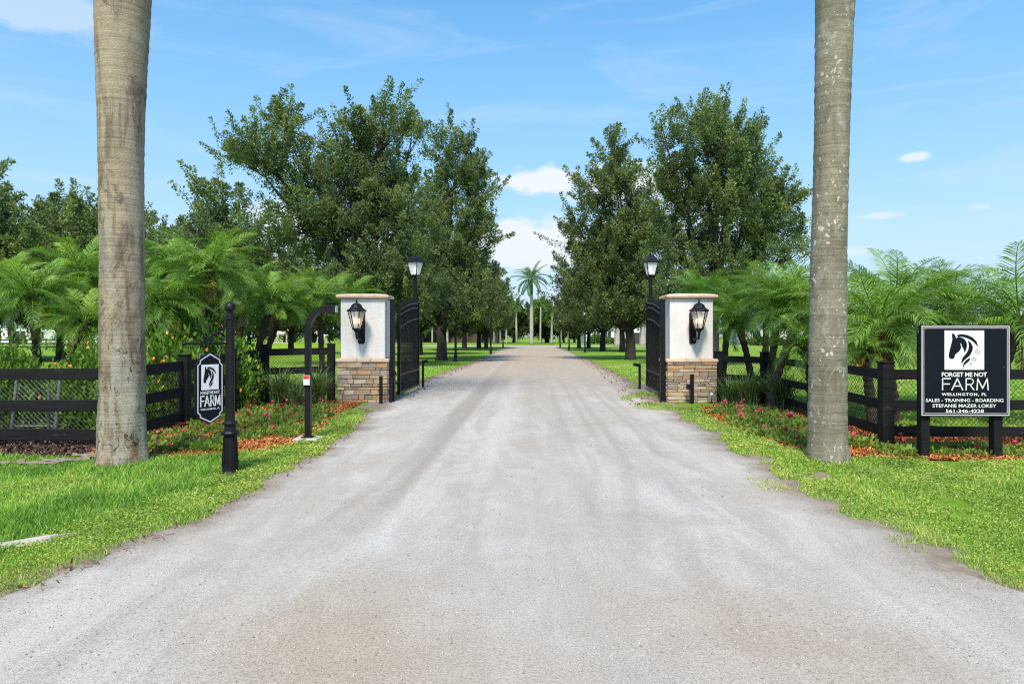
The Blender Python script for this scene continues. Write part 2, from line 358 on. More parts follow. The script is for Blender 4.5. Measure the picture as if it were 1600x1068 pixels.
def node_color_noise(nt, vec):
    n = node(nt, 'ShaderNodeTexNoise'); n.inputs['Scale'].default_value = 14; nt.links.new(vec, n.inputs['Vector']); return n.outputs['Color']
def node_sep(nt, col):
    n = node(nt, 'ShaderNodeSeparateColor'); nt.links.new(col, n.inputs[0]); return n.outputs[0]
M['royal_brown'] = royal_bark('royal_palm_bark_brown', (.335,.275,.19), (.105,.078,.056), False, .85)
M['royal_grey'] = royal_bark('royal_palm_bark_lichen', (.235,.212,.150), (.115,.10,.07), True, .5)
# black painted boards
m, nt, b, out = new_mat('black_painted_wood'); v = coords(nt)
g = noise(nt, coords(nt, scale=(1.5, 1.5, 34)), 1.0, 5, .65, .3); g2 = noise(nt, v, 1.7, 4)
c = ramp(nt, g, [(.3, (.006,.006,.007)), (.6, (.013,.013,.014)), (.8, (.032,.031,.030))])
c = mixc(nt, ramp(nt, noise(nt, coords(nt, scale=(4, 4, 26)), 1.0, 6, .75), [(.60, (0,0,0)), (.68, (.6,.6,.6))]), c, (.085,.08,.075))
c = mixc(nt, .6, c, ramp(nt, g2, [(.3, (.7,.7,.7)), (.7, (1.3,1.3,1.3))]), 'MULTIPLY')
nt.links.new(c, b.inputs['Base Color']); b.inputs['Roughness'].default_value = .7; b.inputs['Specular IOR Level'].default_value = .18; bump(nt, b, g, .5, .01); M['black_wood'] = m
M['black_metal'] = simple('black_metal', (.009,.009,.011), .42, var=.3, scale=8, bmp=.08, bscale=120, spec=.25)
M['wire'] = simple('black_wire', (.012,.012,.012), .5)
M['galvanised'] = simple('galvanised_steel', (.16,.175,.18), .5, metal=.4, var=.3, scale=20)
M['concrete'] = simple('concrete', (.42,.39,.35), .9, var=.25, scale=9, bmp=.4, bscale=60)
M['stucco'] = simple('white_painted_brick', (.72,.705,.685), .75, var=.025, scale=3)
nt = M['stucco'].node_tree; b = [n for n in nt.nodes if n.type == 'BSDF_PRINCIPLED'][0]
br = node(nt, 'ShaderNodeTexBrick'); br.inputs['Scale'].default_value = 1; br.inputs['Brick Width'].default_value = .36; br.inputs['Row Height'].default_value = .105; br.inputs['Mortar Size'].default_value = .006; br.inputs['Mortar Smooth'].default_value = .6
br.inputs['Color1'].default_value = (1,1,1,1); br.inputs['Color2'].default_value = (.93,.93,.93,1); br.inputs['Mortar'].default_value = (0,0,0,1)
nt.links.new(coords(nt, rot=(R(90), 0, 0)), br.inputs['Vector'])
gr = ramp(nt, noise(nt, coords(nt, scale=(7, 7, .7)), 1.0, 6, .65, .3), [(.46, (1,1,1)), (.66, (.86,.845,.82))]); old = b.inputs['Base Color'].links[0].from_socket
sxz = node(nt, 'ShaderNodeSeparateXYZ'); nt.links.new(coords(nt), sxz.inputs[0]); foot = m_math(nt, 'ADD', sxz.outputs[2], m_math(nt, 'MULTIPLY', noise(nt, coords(nt), 5, 6, .7), -.35))
splash = ramp(nt, m_math(nt, 'SUBTRACT', foot, .85), [(.02, (.80,.77,.72)), (.16, (1,1,1))])
nt.links.new(mixc(nt, 1.0, mixc(nt, 1.0, old, gr, 'MULTIPLY'), splash, 'MULTIPLY'), b.inputs['Base Color'])
bump(nt, b, m_math(nt, 'ADD', node_sep(nt, br.outputs['Color']), m_math(nt, 'MULTIPLY', noise(nt, coords(nt), 20), .05)), .16, .008)
M['cap'] = simple('cap_stone', (.62,.465,.33), .8, var=.12, scale=5, bmp=.25, bscale=60)
m, nt, b, out = new_mat('ledge_stone'); oi = node(nt, 'ShaderNodeObjectInfo'); v = coords(nt)
c = ramp(nt, oi.outputs['Random'], [(0, (.27,.22,.175)), (.12, (.50,.38,.25)), (.26, (.38,.305,.235)), (.40, (.56,.46,.34)), (.53, (.33,.285,.24)), (.64, (.46,.29,.15)), (.76, (.52,.42,.32)), (.86, (.42,.30,.19)), (.94, (.30,.265,.235))], 'CONSTANT')
c = mixc(nt, .85, c, ramp(nt, noise(nt, v, 9, 6, .7, .5), [(.3, (.6,.58,.56)), (.55, (1,1,1)), (.75, (1.35,1.25,1.15))]), 'MULTIPLY')
nt.links.new(c, b.inputs['Base Color']); b.inputs['Roughness'].default_value = .88; bump(nt, b, noise(nt, v, 22, 6, .7), .8, .02); M['stone'] = m
M['mortar'] = simple('dark_joint', (.085,.070,.057), .95, var=.3, scale=14)
M['sign_navy'] = simple('navy_black_sign', (.0055,.008,.013), .5, var=.25, scale=3, spec=.15)
M['sign_white'] = simple('sign_white', (.78,.77,.76), .5, var=.03)
M['sign_border'] = simple('sign_border', (.60,.55,.60), .5, var=.06)
M['lilac'] = simple('lilac_print', (.56,.50,.60), .5, var=.08)
M['red'] = simple('red_print', (.60,.03,.03), .5, var=.05)
M['grey_plastic'] = simple('grey_plastic', (.62,.62,.61), .5, var=.05)
def glass(name, tint, alpha, rough=.1):
    m, nt, b, out = new_mat(name)
    b.inputs['Base Color'].default_value = (*tint, 1); b.inputs['Roughness'].default_value = rough; b.inputs['Alpha'].default_value = alpha
    return m
M['glass'] = glass('lantern_glass', (.80,.80,.78), .42, .08)
M['frosted'] = glass('frosted_glass', (.80,.81,.78), .85, .25)
def emit(name, c, s):
    m, nt, b, out = new_mat(name); b.inputs['Base Color'].default_value = (*c, 1); b.inputs['Emission Color'].default_value = (*c, 1); b.inputs['Emission Strength'].default_value = s; return m
M['bulb'] = emit('warm_bulb', (1.0, .62, .22), 3.2)
M['bulb_white'] = emit('white_bulb', (1.0, .96, .85), 2.0)
M['statue'] = simple('painted_statue', (.62,.50,.45), .6, var=.3, scale=6)
M['house_white'] = simple('house_white', (.74,.74,.74), .8, var=.04)
M['roof'] = simple('grey_roof', (.16,.15,.15), .8, var=.2, scale=4)
M['dark_glass'] = simple('dark_window', (.03,.035,.04), .15)
M['door'] = simple('dark_door', (.045,.038,.036), .6)
M['brown_board'] = simple('brown_board', (.085,.055,.050), .8, var=.3, scale=2)
M['sheath'] = simple('dry_palm_sheath', (.20,.165,.13), .85, var=.35, scale=14, bmp=.6, bscale=40)
M['hedge_soil'] = simple('planting_soil', (.10,.085,.05), .95, var=.4, scale=3)

rng = np.random.default_rng(11)
def in_poly(P, poly):
    x, y = P[:, 0], P[:, 1]; r = np.zeros(len(P), bool); n = len(poly); j = n-1
    for i in range(n):
        xi, yi = poly[i]; xj, yj = poly[j]
        c = ((yi > y) != (yj > y)) & (x < (xj-xi)*(y-yi)/((yj-yi) if yj != yi else 1e-9)+xi)
        r ^= c; j = i
    return r
def sample_poly(poly, n, g=rng):
    a = np.array(poly); lo, hi = a.min(0), a.max(0); out = np.zeros((0, 2))
    while len(out) < n:
        P = lo+(hi-lo)*g.random((max(1000, n*2), 2)); out = np.vstack([out, P[in_poly(P, poly)]])
    return out[:n]
def poly_area(p):
    a = np.array(p); x, y = a[:, 0], a[:, 1]; return abs(np.dot(x, np.roll(y, 1))-np.dot(y, np.roll(x, 1)))/2
def unit(v): return v/np.maximum(np.linalg.norm(v, axis=-1, keepdims=True), 1e-9)
def leaves_np(P, D, L, W, g, fold=.0):
    """rhombic leaves at P along D"""
    n = len(P); D = unit(D); S = unit(np.cross(D, unit(g.normal(size=(n, 3))))); N = np.cross(S, D)
    L = np.asarray(L)[:, None]; W = np.asarray(W)[:, None]
    V = np.empty((n, 4, 3)); V[:, 0] = P; V[:, 1] = P+D*L*.45+S*W*.5+N*W*fold; V[:, 2] = P+D*L; V[:, 3] = P+D*L*.45-S*W*.5+N*W*fold
    f = np.arange(n*4).reshape(n, 4)
    return V.reshape(-1, 3), f

# ------------------------------------------------------------------ ground and road
def sheet(name, x0, x1, y0, y1, z, nx, ny, mat):
    xs = np.linspace(x0, x1, nx+1); ys = np.linspace(y0, y1, ny+1); X, Y = np.meshgrid(xs, ys); V = np.stack([X.ravel(), Y.ravel(), np.full(X.size, z)], 1)
    i = np.arange((nx+1)*(ny+1)).reshape(ny+1, nx+1); f = np.stack([i[:-1, :-1].ravel(), i[:-1, 1:].ravel(), i[1:, 1:].ravel(), i[1:, :-1].ravel()], 1)
    return mobj(name, np_mesh(name, V, f, mat))
lawn = tag(sheet('lawn', -900, 900, -60, 1800, 0.0, 40, 40, M['lawn']), 'bright green mown lawn spreading to the tree line', None, None, 'structure')

LEFT = [(-40, -6.6), (-6, -6.4), (0, -5.6), (2.2, -4.6), (3.3, -3.75), (4.3, -3.18), (4.97, -3.04), (5.98, -2.82), (7.36, -2.75), (9.05, -2.71), (11.4, -2.73), (13.5, -2.95), (15.3, -3.12), (17.6, -3.35), (20, -3.38), (26.3, -3.39), (44, -2.5), (63, -2.06), (117.7, -.55)]
RIGHT = [(-40, 7.2), (-6, 7.0), (0, 6.2), (2.2, 4.8), (3.4, 3.75), (4.4, 3.35), (4.65, 3.2), (5.27, 3.15), (6.19, 3.08), (7.36, 3.1), (10.4, 3.2), (14.1, 3.43), (17, 3.62), (20, 3.85), (24.5, 4.35), (33.9, 4.8), (57, 5.7), (117.7, 7.48)]
def edge_x(tab, y, wob=0.0, ph=0.0):
    ys, xs = zip(*tab); e = np.interp(y, ys, xs)
    return e+wob*(np.sin(y*2.1+ph)*.5+np.sin(y*5.3+ph*2)*.3+np.sin(y*12.7+ph*3)*.2)
ys = np.unique(np.concatenate([np.linspace(-30, 3, 30), np.linspace(3, 22, 260), np.linspace(22, 60, 120), np.linspace(60, 112, 40)]))
nx = 72; us = np.linspace(0, 1, nx+1)
el_, er_ = edge_x(LEFT, ys, .10, .3), edge_x(RIGHT, ys, .16, 1.7)
X = el_[:, None]*(1-us)+er_[:, None]*us; Y = np.repeat(ys[:, None], nx+1, 1)
Z = .006+.03*np.clip(1-np.abs(us-.5)*2, 0, 1)[None]**.7*np.ones_like(X)
V = np.stack([X.ravel(), Y.ravel(), Z.ravel()], 1); i = np.arange(V.shape[0]).reshape(len(ys), nx+1)
f = np.stack([i[:-1, :-1].ravel(), i[:-1, 1:].ravel(), i[1:, 1:].ravel(), i[1:, :-1].ravel()], 1)
dl = np.minimum(X-el_[:, None], er_[:, None]-X); eattr = np.clip(1-dl/1.1, 0, 1)*np.clip((Y-1)/4, .2, 1)
eattr = eattr*np.where(Y < 15, .82, 1.0)
dirt = np.clip((Y-17)/12, 0, .9)+1.0*np.exp(-((Y-3.55)/1.05)**2)*np.clip(1.3-np.abs(X)/3.2, 0, 1)*(.6+.4*np.sin(X*2.3+Y*1.1))
track = np.zeros_like(X); tg = random.Random(4)
for k in range(26):      # wheel tracks: straight through the gate, fanning out towards the public road
    x0 = tg.choice([-1.9, -1.1, -.35, .45, 1.2, 2.0])+tg.gauss(0, .22); bend = tg.choice([-1, 1])*tg.uniform(0, 1)**1.5; wdt = tg.uniform(.05, .15); pol = tg.choice([1, -1, 1])*tg.uniform(.2, .75)
    y0_, y1_ = tg.uniform(1, 12), tg.uniform(13, 45); xc_ = x0+.03*Y+bend*.055*np.clip(11-Y, 0, None)**1.9*.55
    track += pol*np.exp(-((X-xc_)/wdt)**2)*np.clip((Y-y0_)/2.5, 0, 1)*np.clip((y1_-Y)/5, 0, 1)
track = np.clip(track, -1, 1)
road = tag(mobj('road', np_mesh('road', V, f, M['road'], True, {'track': track.ravel(), 'edge': eattr.ravel(), 'dirt': np.clip(dirt, 0, 1).ravel()})), 'pale grey unpaved farm driveway leading through the gate', None, None, 'structure')
# the drive at the far end crosses the lawn
n = 60; xs = np.linspace(-34, 46, n+1); V = np.array([(x, 111+.004*(x-3)**2, .012) for x in xs]+[(x, 119+.004*(x-3)**2, .012) for x in xs]); k = np.arange(n)
tag(mobj('cross_drive', np_mesh('cross_drive', V, np.stack([k, k+1, k+n+2, k+n+1], 1), M['road'], False, {'edge': np.zeros(len(V)), 'dirt': np.zeros(len(V)), 'track': np.zeros(len(V))})), 'pale drive crossing at the far end of the lane', None, None, 'structure')

M['dirt'] = simple('dirt_shoulder_soil', (.225,.185,.140), .95, var=.35, scale=7, bmp=.6, bscale=60)
for tab, sg, nm in ((LEFT, -1, 'dirt shoulder along the left road edge'), (RIGHT, 1, 'dirt shoulder along the right road edge')):
    yd = np.linspace(2, 24, 120); e0 = edge_x(tab, yd)-sg*.35; e1 = edge_x(tab, yd)+sg*(.5 if sg > 0 else .35)*(1+.3*np.sin(yd*3.3))
    V = np.vstack([np.stack([e0, yd, np.full(120, .004)], 1), np.stack([e1, yd, np.full(120, .004)], 1)]); k = np.arange(119)
    q = np.stack([k, k+1, k+121, k+120], 1) if sg < 0 else np.stack([k+1, k, k+120, k+121], 1)
    tag(mobj('dirt_shoulder', np_mesh('dirt_shoulder', V, q, M['dirt'])), nm, None, None, 'structure')

# ------------------------------------------------------------------ planting beds
BED_L = [(-5.75, 9.15), (-4.3, 9.12), (-3.55, 9.5), (-3.25, 10.4), (-3.3, 11.6), (-3.45, 13.2), (-3.6, 15), (-3.7, 16.9), (-4.5, 17.2), (-6.2, 17.4), (-6.0, 12.4), (-6.1, 10.2)]
BED_D = [(-16, 9.2), (-5.75, 9.15), (-6.1, 10.2), (-6.05, 13.6), (-16, 13.6)]
BED_R = [(5.0, 16.6), (4.2, 15.4), (3.95, 13.6), (3.92, 12), (3.95, 10.4), (4.1, 9.35), (5.2, 9.12), (7, 8.9), (12, 8.8), (12, 11.3), (6.0, 11.3), (6.2, 13), (6.5, 17.2)]
def bed(name, poly, z, mat, label):
    bm = bmesh.new(); vs = [bm.verts.new((x, y, z)) for x, y in poly]; bm.faces.new(vs); bmesh.ops.triangulate(bm, faces=bm.faces[:]); bmesh.ops.subdivide_edges(bm, edges=bm.edges[:], cuts=6, use_grid_fill=True)
    bmesh.ops.recalc_face_normals(bm, faces=bm.faces[:])
    if bm.faces[0].normal.z < 0: bmesh.ops.reverse_faces(bm, faces=bm.faces[:])
    me = bpy.data.meshes.new(name); bm.to_mesh(me); bm.free(); me.materials.append(mat)
    return tag(mobj(name, me), label, None, None, 'structure')
bed('mulch_bed', BED_L, .014, M['mulch_orange'], 'orange bark mulch bed left of the drive')
bed('mulch_bed', BED_R, .014, M['mulch_orange'], 'orange bark mulch bed right of the drive')
bed('mulch_bed', BED_D, .014, M['mulch_dark'], 'dark brown mulch bed under the fence on the far left')
def chips(name, polys, dens, mat, size, label, z=.02, g=np.random.default_rng(5), maxtilt=.5, ratio=.22, far=None):
    Ps = np.vstack([sample_poly(p, int(poly_area(p)*dens), g) for p in polys]); n = len(Ps)
    if far is not None: Ps = Ps[g.random(len(Ps)) < np.clip((far/np.maximum(Ps[:, 1], far))**1.5, 0, 1)]; n = len(Ps)
    a = g.random(n)*6.283; t = g.normal(0, maxtilt, n)
    D = np.stack([np.cos(a)*np.cos(t), np.sin(a)*np.cos(t), np.sin(t)], 1); L = size*(.5+g.random(n)); W = L*ratio*(.6+g.random(n))
    S = np.stack([-np.sin(a), np.cos(a), g.normal(0, .4, n)], 1); S = unit(S); Pc = np.concatenate([Ps, (z+g.random(n)*.018)[:, None]], 1)
    V = np.empty((n, 4, 3)); h = D*L[:, None]/2; w = S*W[:, None]/2
    V[:, 0] = Pc-h-w; V[:, 1] = Pc+h-w*.7; V[:, 2] = Pc+h+w; V[:, 3] = Pc-h+w*.6
    V[:, :, 2] = np.maximum(V[:, :, 2], z*.7)
    return tag(mobj(name, np_mesh(name, V.reshape(-1, 3), np.arange(n*4).reshape(n, 4), mat, False, {'rnd': np.repeat(g.random(n), 4)})), label, None, None, 'stuff')
chips('mulch_chips', [BED_L, BED_R], 1250, M['chip_orange'], .07, 'orange bark chips covering the flower beds', far=10)
chips('mulch_chips', [BED_D], 900, M['chip_dark'], .08, 'dark bark chips under the fence on the far left', far=10)

# ------------------------------------------------------------------ grass and ground cover
lx = lambda y, d=0.0: float(edge_x(LEFT, y))+d
rx = lambda y, d=0.0: float(edge_x(RIGHT, y))+d
yy = [2.6, 3.3, 4.3, 5, 6, 7.4, 8.2, 9.05, 10.2, 11.4, 13.5, 15.2]
STRIP_L = [(lx(y, .10), y) for y in yy]+[(-3.65, 15.3), (-3.5, 13.2), (-3.32, 11.6), (-3.26, 10.4), (-3.6, 9.55), (-4.3, 9.2), (-10, 9.25), (-10, 2.6)]
yr = [2.6, 3.4, 4.4, 4.65, 5.27, 6.19, 7.36, 9, 10.4, 12, 14.1, 15.6]
STRIP_R = [(rx(y, -.05), y) for y in yr]+[(4.5, 15.9), (4.2, 15.3), (3.97, 13.6), (3.95, 12), (3.98, 10.4), (4.15, 9.3), (5.2, 9.05), (7, 8.82), (12, 8.75), (12, 2.6)]
def noise2(P, s, seed):
    g = np.random.default_rng(seed); r = np.zeros(len(P))
    for k in range(6):
        a = g.random()*6.28; f = s*(.6+1.6*g.random()); r += np.sin((P[:, 0]*np.cos(a)+P[:, 1]*np.sin(a))*f+g.random()*6.28)
    return r/6
def keep_view(P, marg=1.1):      # nothing is grown far outside the frame
    return (np.abs(P[:, 0]) < marg*.80*P[:, 1]+.8)
def blades(P, hgt, wid, g, lean=.45):
    n = len(P); a = g.random(n)*6.283; b2 = g.random(n)*6.283
    h = hgt*(.5+g.random(n)*.8); w = wid*(.7+.6*g.random(n)); ln = h*lean*(.3+1.4*g.random(n))
    base = np.concatenate([P, np.full((n, 1), -.004)], 1); S = np.stack([np.cos(a), np.sin(a), np.zeros(n)], 1)*w[:, None]/2
    Ld = np.stack([np.cos(b2), np.sin(b2), np.zeros(n)], 1)
    mid = base+Ld*(ln*.35)[:, None]; mid[:, 2] += h*.62; tip = base+Ld*ln[:, None]; tip[:, 2] += h*.95
    V = np.stack([base-S, base+S, mid+S*.8, mid-S*.8, tip], 1).reshape(-1, 3); k = np.arange(n)*5
    return V, [np.stack([k, k+1, k+2, k+3], 1), np.stack([k+3, k+2, k+4], 1)]
def grass_obj(name, parts, mat, label):
    Vs, Q, T, A = [], [], [], []; off = 0
    for V, (q, t), r in parts: Vs.append(V); Q.append(q+off); T.append(t+off); A.append(np.repeat(r, 5)); off += len(V)
    return tag(mobj(name, np_mesh(name, np.vstack(Vs), [np.vstack(Q), np.vstack(T)], mat, False, {'rnd': np.concatenate(A)})), label, None, None, 'stuff')
g = np.random.default_rng(21)
def grow(poly, dens, hgt, wid, far=6.0, lean=.45, shift=0.0, edge=None):
    P = sample_poly(poly, int(poly_area(poly)*dens), g); P = P[keep_view(P)]
    P = P[g.random(len(P)) < np.clip((far/np.maximum(P[:, 1], .1)), .25, 1)]
    if edge: P = P[edge(P)]
    hs = hgt*(1+.35*noise2(P, 2.2, 3))
    V, f = blades(P, hs, wid*np.clip(P[:, 1]/6, .8, 1.8), g, lean)
    r = np.clip(.44+.42*noise2(P, 1.3, 5)+.30*noise2(P, 4.5, 15)+g.normal(0, .24, len(P))+shift, 0, 1.0); return V, f, r
dlong = lambda P: (P[:, 0] < edge_x(LEFT, P[:, 1])-.75-.25*noise2(P, 3, 8))
dnear = lambda P: (P[:, 0] >= edge_x(LEFT, P[:, 1])-.95)
rag_r = lambda P: (P[:, 0]-edge_x(RIGHT, P[:, 1], .16, 1.7) > .05+.30*noise2(P, 4.5, 9)+.55*g.random(len(P))**2.2) & (noise2(P, 2.7, 19)+.5*noise2(P, 7, 20) > -.62+.25*g.random(len(P)))
rag_l = lambda P: (edge_x(LEFT, P[:, 1], .10, .3)-P[:, 0] > .0+.16*noise2(P, 5.5, 12)+.22*g.random(len(P))**2)
grass_obj('grass', [grow(STRIP_L, 5600, .085, .007, edge=lambda P: dlong(P) & rag_l(P), shift=-.05), grow(STRIP_L, 6000, .05, .0066, edge=lambda P: dnear(P) & rag_l(P), shift=.1)], M['grass'], 'green grass verge left of the drive')
grass_obj('grass', [grow(STRIP_R, 6800, .05, .0066, edge=rag_r, shift=.06), grow(STRIP_R, 900, .095, .008, edge=lambda P: rag_r(P) & (noise2(P, 2.1, 51) > .15), shift=.15)], M['grass'], 'short green grass verge right of the drive')
# broad-leaved ground cover that creeps through the verges
def cover(poly, dens, size, edge, z, label, far=6):
    P = sample_poly(poly, int(poly_area(poly)*dens), g); P = P[keep_view(P)]; P = P[g.random(len(P)) < np.clip(far/P[:, 1], .25, 1)]; P = P[edge(P)]
    n = len(P); P3 = np.concatenate([P, (z*(.15+.85*g.random(n))*np.clip(1+.9*noise2(P, 3.1, 4)+.6*noise2(P, 8, 14), .2, 2.4))[:, None]], 1)
    a = g.random(n)*6.283; D = np.stack([np.cos(a), np.sin(a), g.normal(.15, .35, n)], 1); L = size*(.6+.8*g.random(n))*np.clip(P[:, 1]/6, .85, 1.7)
    V, f = leaves_np(P3, D, L, L*.62, g); r = np.clip(.44+.44*noise2(P, 1.1, 6)+.34*noise2(P, 5.2, 16)+g.normal(0, .20, n), 0, 1)
    return tag(mobj('ground_cover', np_mesh('ground_cover', V, f, M['ground_cover'], False, {'rnd': np.repeat(r, 4)})), label, None, None, 'stuff')
cover(STRIP_L, 5200, .019, lambda P: (dnear(P) | (noise2(P, 2.5, 31) > .25)) & rag_l(P), .055, 'small leaved creeping plants along the left road edge')
cover(STRIP_R, 5600, .018, rag_r, .055, 'small leaved creeping plants along the right road edge')
# thin tufts on the bare shoulder by the gate and stray tufts on the road's right edge
SH_R = [(2.9, 14.2), (3.6, 14.6), (4.0, 15.6), (3.85, 17.4), (3.9, 20), (3.3, 20), (2.7, 17.5)]
SH_L = [(-3.85, 17.9), (-3.1, 17.6), (-3.05, 24), (-3.9, 24)]
GATE_R = [(4.15, 18), (4.1, 23), (3.7, 23), (3.75, 18)]
pt = lambda t: (lambda P: noise2(P, 3.4, 17) > t)
STRAY = [(2.55, 5.2), (3.2, 5.2), (3.3, 9.5), (2.75, 9.5)]
grass_obj('grass_tufts', [grow(SH_R, 1500, .045, .009, 14, edge=pt(.12), shift=.15), grow(SH_L, 2400, .05, .009, 14, shift=.1), grow(GATE_R, 1200, .05, .009, 14, edge=pt(-.1), shift=.15), grow(STRAY, 1500, .04, .008, 8, edge=pt(.42), shift=.1)], M['grass'], 'thin grass tufts on the dirt shoulders by the gate')
# mown lawn beyond the gate, where single blades still show
LAWN_L = [(-3.4, 24), (-3.3, 40), (-16, 40), (-16, 18.5), (-4.6, 18.5), (-4.2, 24)]
LAWN_R = [(4.5, 24), (5.2, 40), (20, 40), (17, 17.8), (5.6, 17.8), (4.6, 21)]
LAWN_S = [(6.4, 11.3), (6.7, 17.6), (17, 17.6), (14, 11.3)]
LAWN_W = [(-6.2, 13.7), (-6.2, 18), (-17, 18), (-16, 13.7)]
grass_obj('lawn_grass', [grow(p, 110, .055, .02, 26, shift=.22) for p in (LAWN_L, LAWN_R, LAWN_S, LAWN_W)], M['grass'], 'mown lawn grass beyond the fence and gate')
# loose stones and litter
FORE = [(-4.2, 2.6), (4.2, 2.6), (3.0, 6), (-2.6, 6)]
def stones(name, poly, n, smin, smax, label, keep=None):
    P = sample_poly(poly, n, g)
    if keep is not None: P = P[keep(P)]
    n = len(P); s = smin+(smax-smin)*g.random(n)**4; base = np.array([(1,0,0),(-1,0,0),(0,1,0),(0,-1,0),(0,0,.7),(0,0,-.7)], float)
    f8 = np.array([(0,2,4),(2,1,4),(1,3,4),(3,0,4),(2,0,5),(1,2,5),(3,1,5),(0,3,5)]); Z = .006+.03*.7
    V = base[None]*(s[:, None, None]*(.6+.8*g.random((n, 6, 1)))); a = g.random(n)*6.283; ca, sa = np.cos(a), np.sin(a)
    W = V.copy(); W[..., 0] = V[..., 0]*ca[:, None]-V[..., 1]*sa[:, None]; W[..., 1] = V[..., 0]*sa[:, None]+V[..., 1]*ca[:, None]
    us_ = (P[:, 0]-edge_x(LEFT, P[:, 1]))/(edge_x(RIGHT, P[:, 1])-edge_x(LEFT, P[:, 1]))
    zz = .006+.03*np.clip(1-np.abs(us_-.5)*2, 0, 1)**.7
    W[..., 0] += P[:, 0, None]; W[..., 1] += P[:, 1, None]; W[..., 2] += zz[:, None]+s[:, None]*.2
    return tag(mobj(name, np_mesh(name, W.reshape(-1, 3), (f8[None]+6*np.arange(n)[:, None, None]).reshape(-1, 3), M['pebble'], False, {'rnd': np.repeat(g.random(n)**1.2, 6)})), label, None, None, 'stuff')
stones('gravel', FORE, 16000, .0015, .0085, 'loose gravel on the driveway in the foreground', keep=lambda P: (noise2(P, 1.7, 41)+.8*(4.6-P[:, 1])/2 > .0))
stones('gravel', [(-2.6, 6), (3.0, 6), (3.4, 16), (-2.9, 16)], 1500, .004, .014, 'scattered small stones on the driveway before the gate')
EDGES = [[(lx(y, -.05), y) for y in (17.6, 22, 30, 40, 52)]+[(lx(y, .75), y) for y in (52, 40, 30, 22, 17.6)], [(rx(y, .1), y) for y in (16, 22, 30, 40, 52)]+[(rx(y, -.8), y) for y in (52, 40, 30, 22, 16)]]
chips('leaf_litter', EDGES, 26, M['litter'], .05, 'dry brown leaves along the edges of the lane', z=.03, ratio=.5)
chips('leaf_litter', [[(lx(y, -.18), y) for y in (2.8, 3.6, 4.3, 5, 6, 7.4, 9, 11.4, 15)]+[(lx(y, .12), y) for y in (15, 11.4, 9, 7.4, 6, 5, 4.3, 3.6, 2.8)]], 190, M['litter'], .04, 'rusty dead stems along the left road edge', z=.012, ratio=.25)

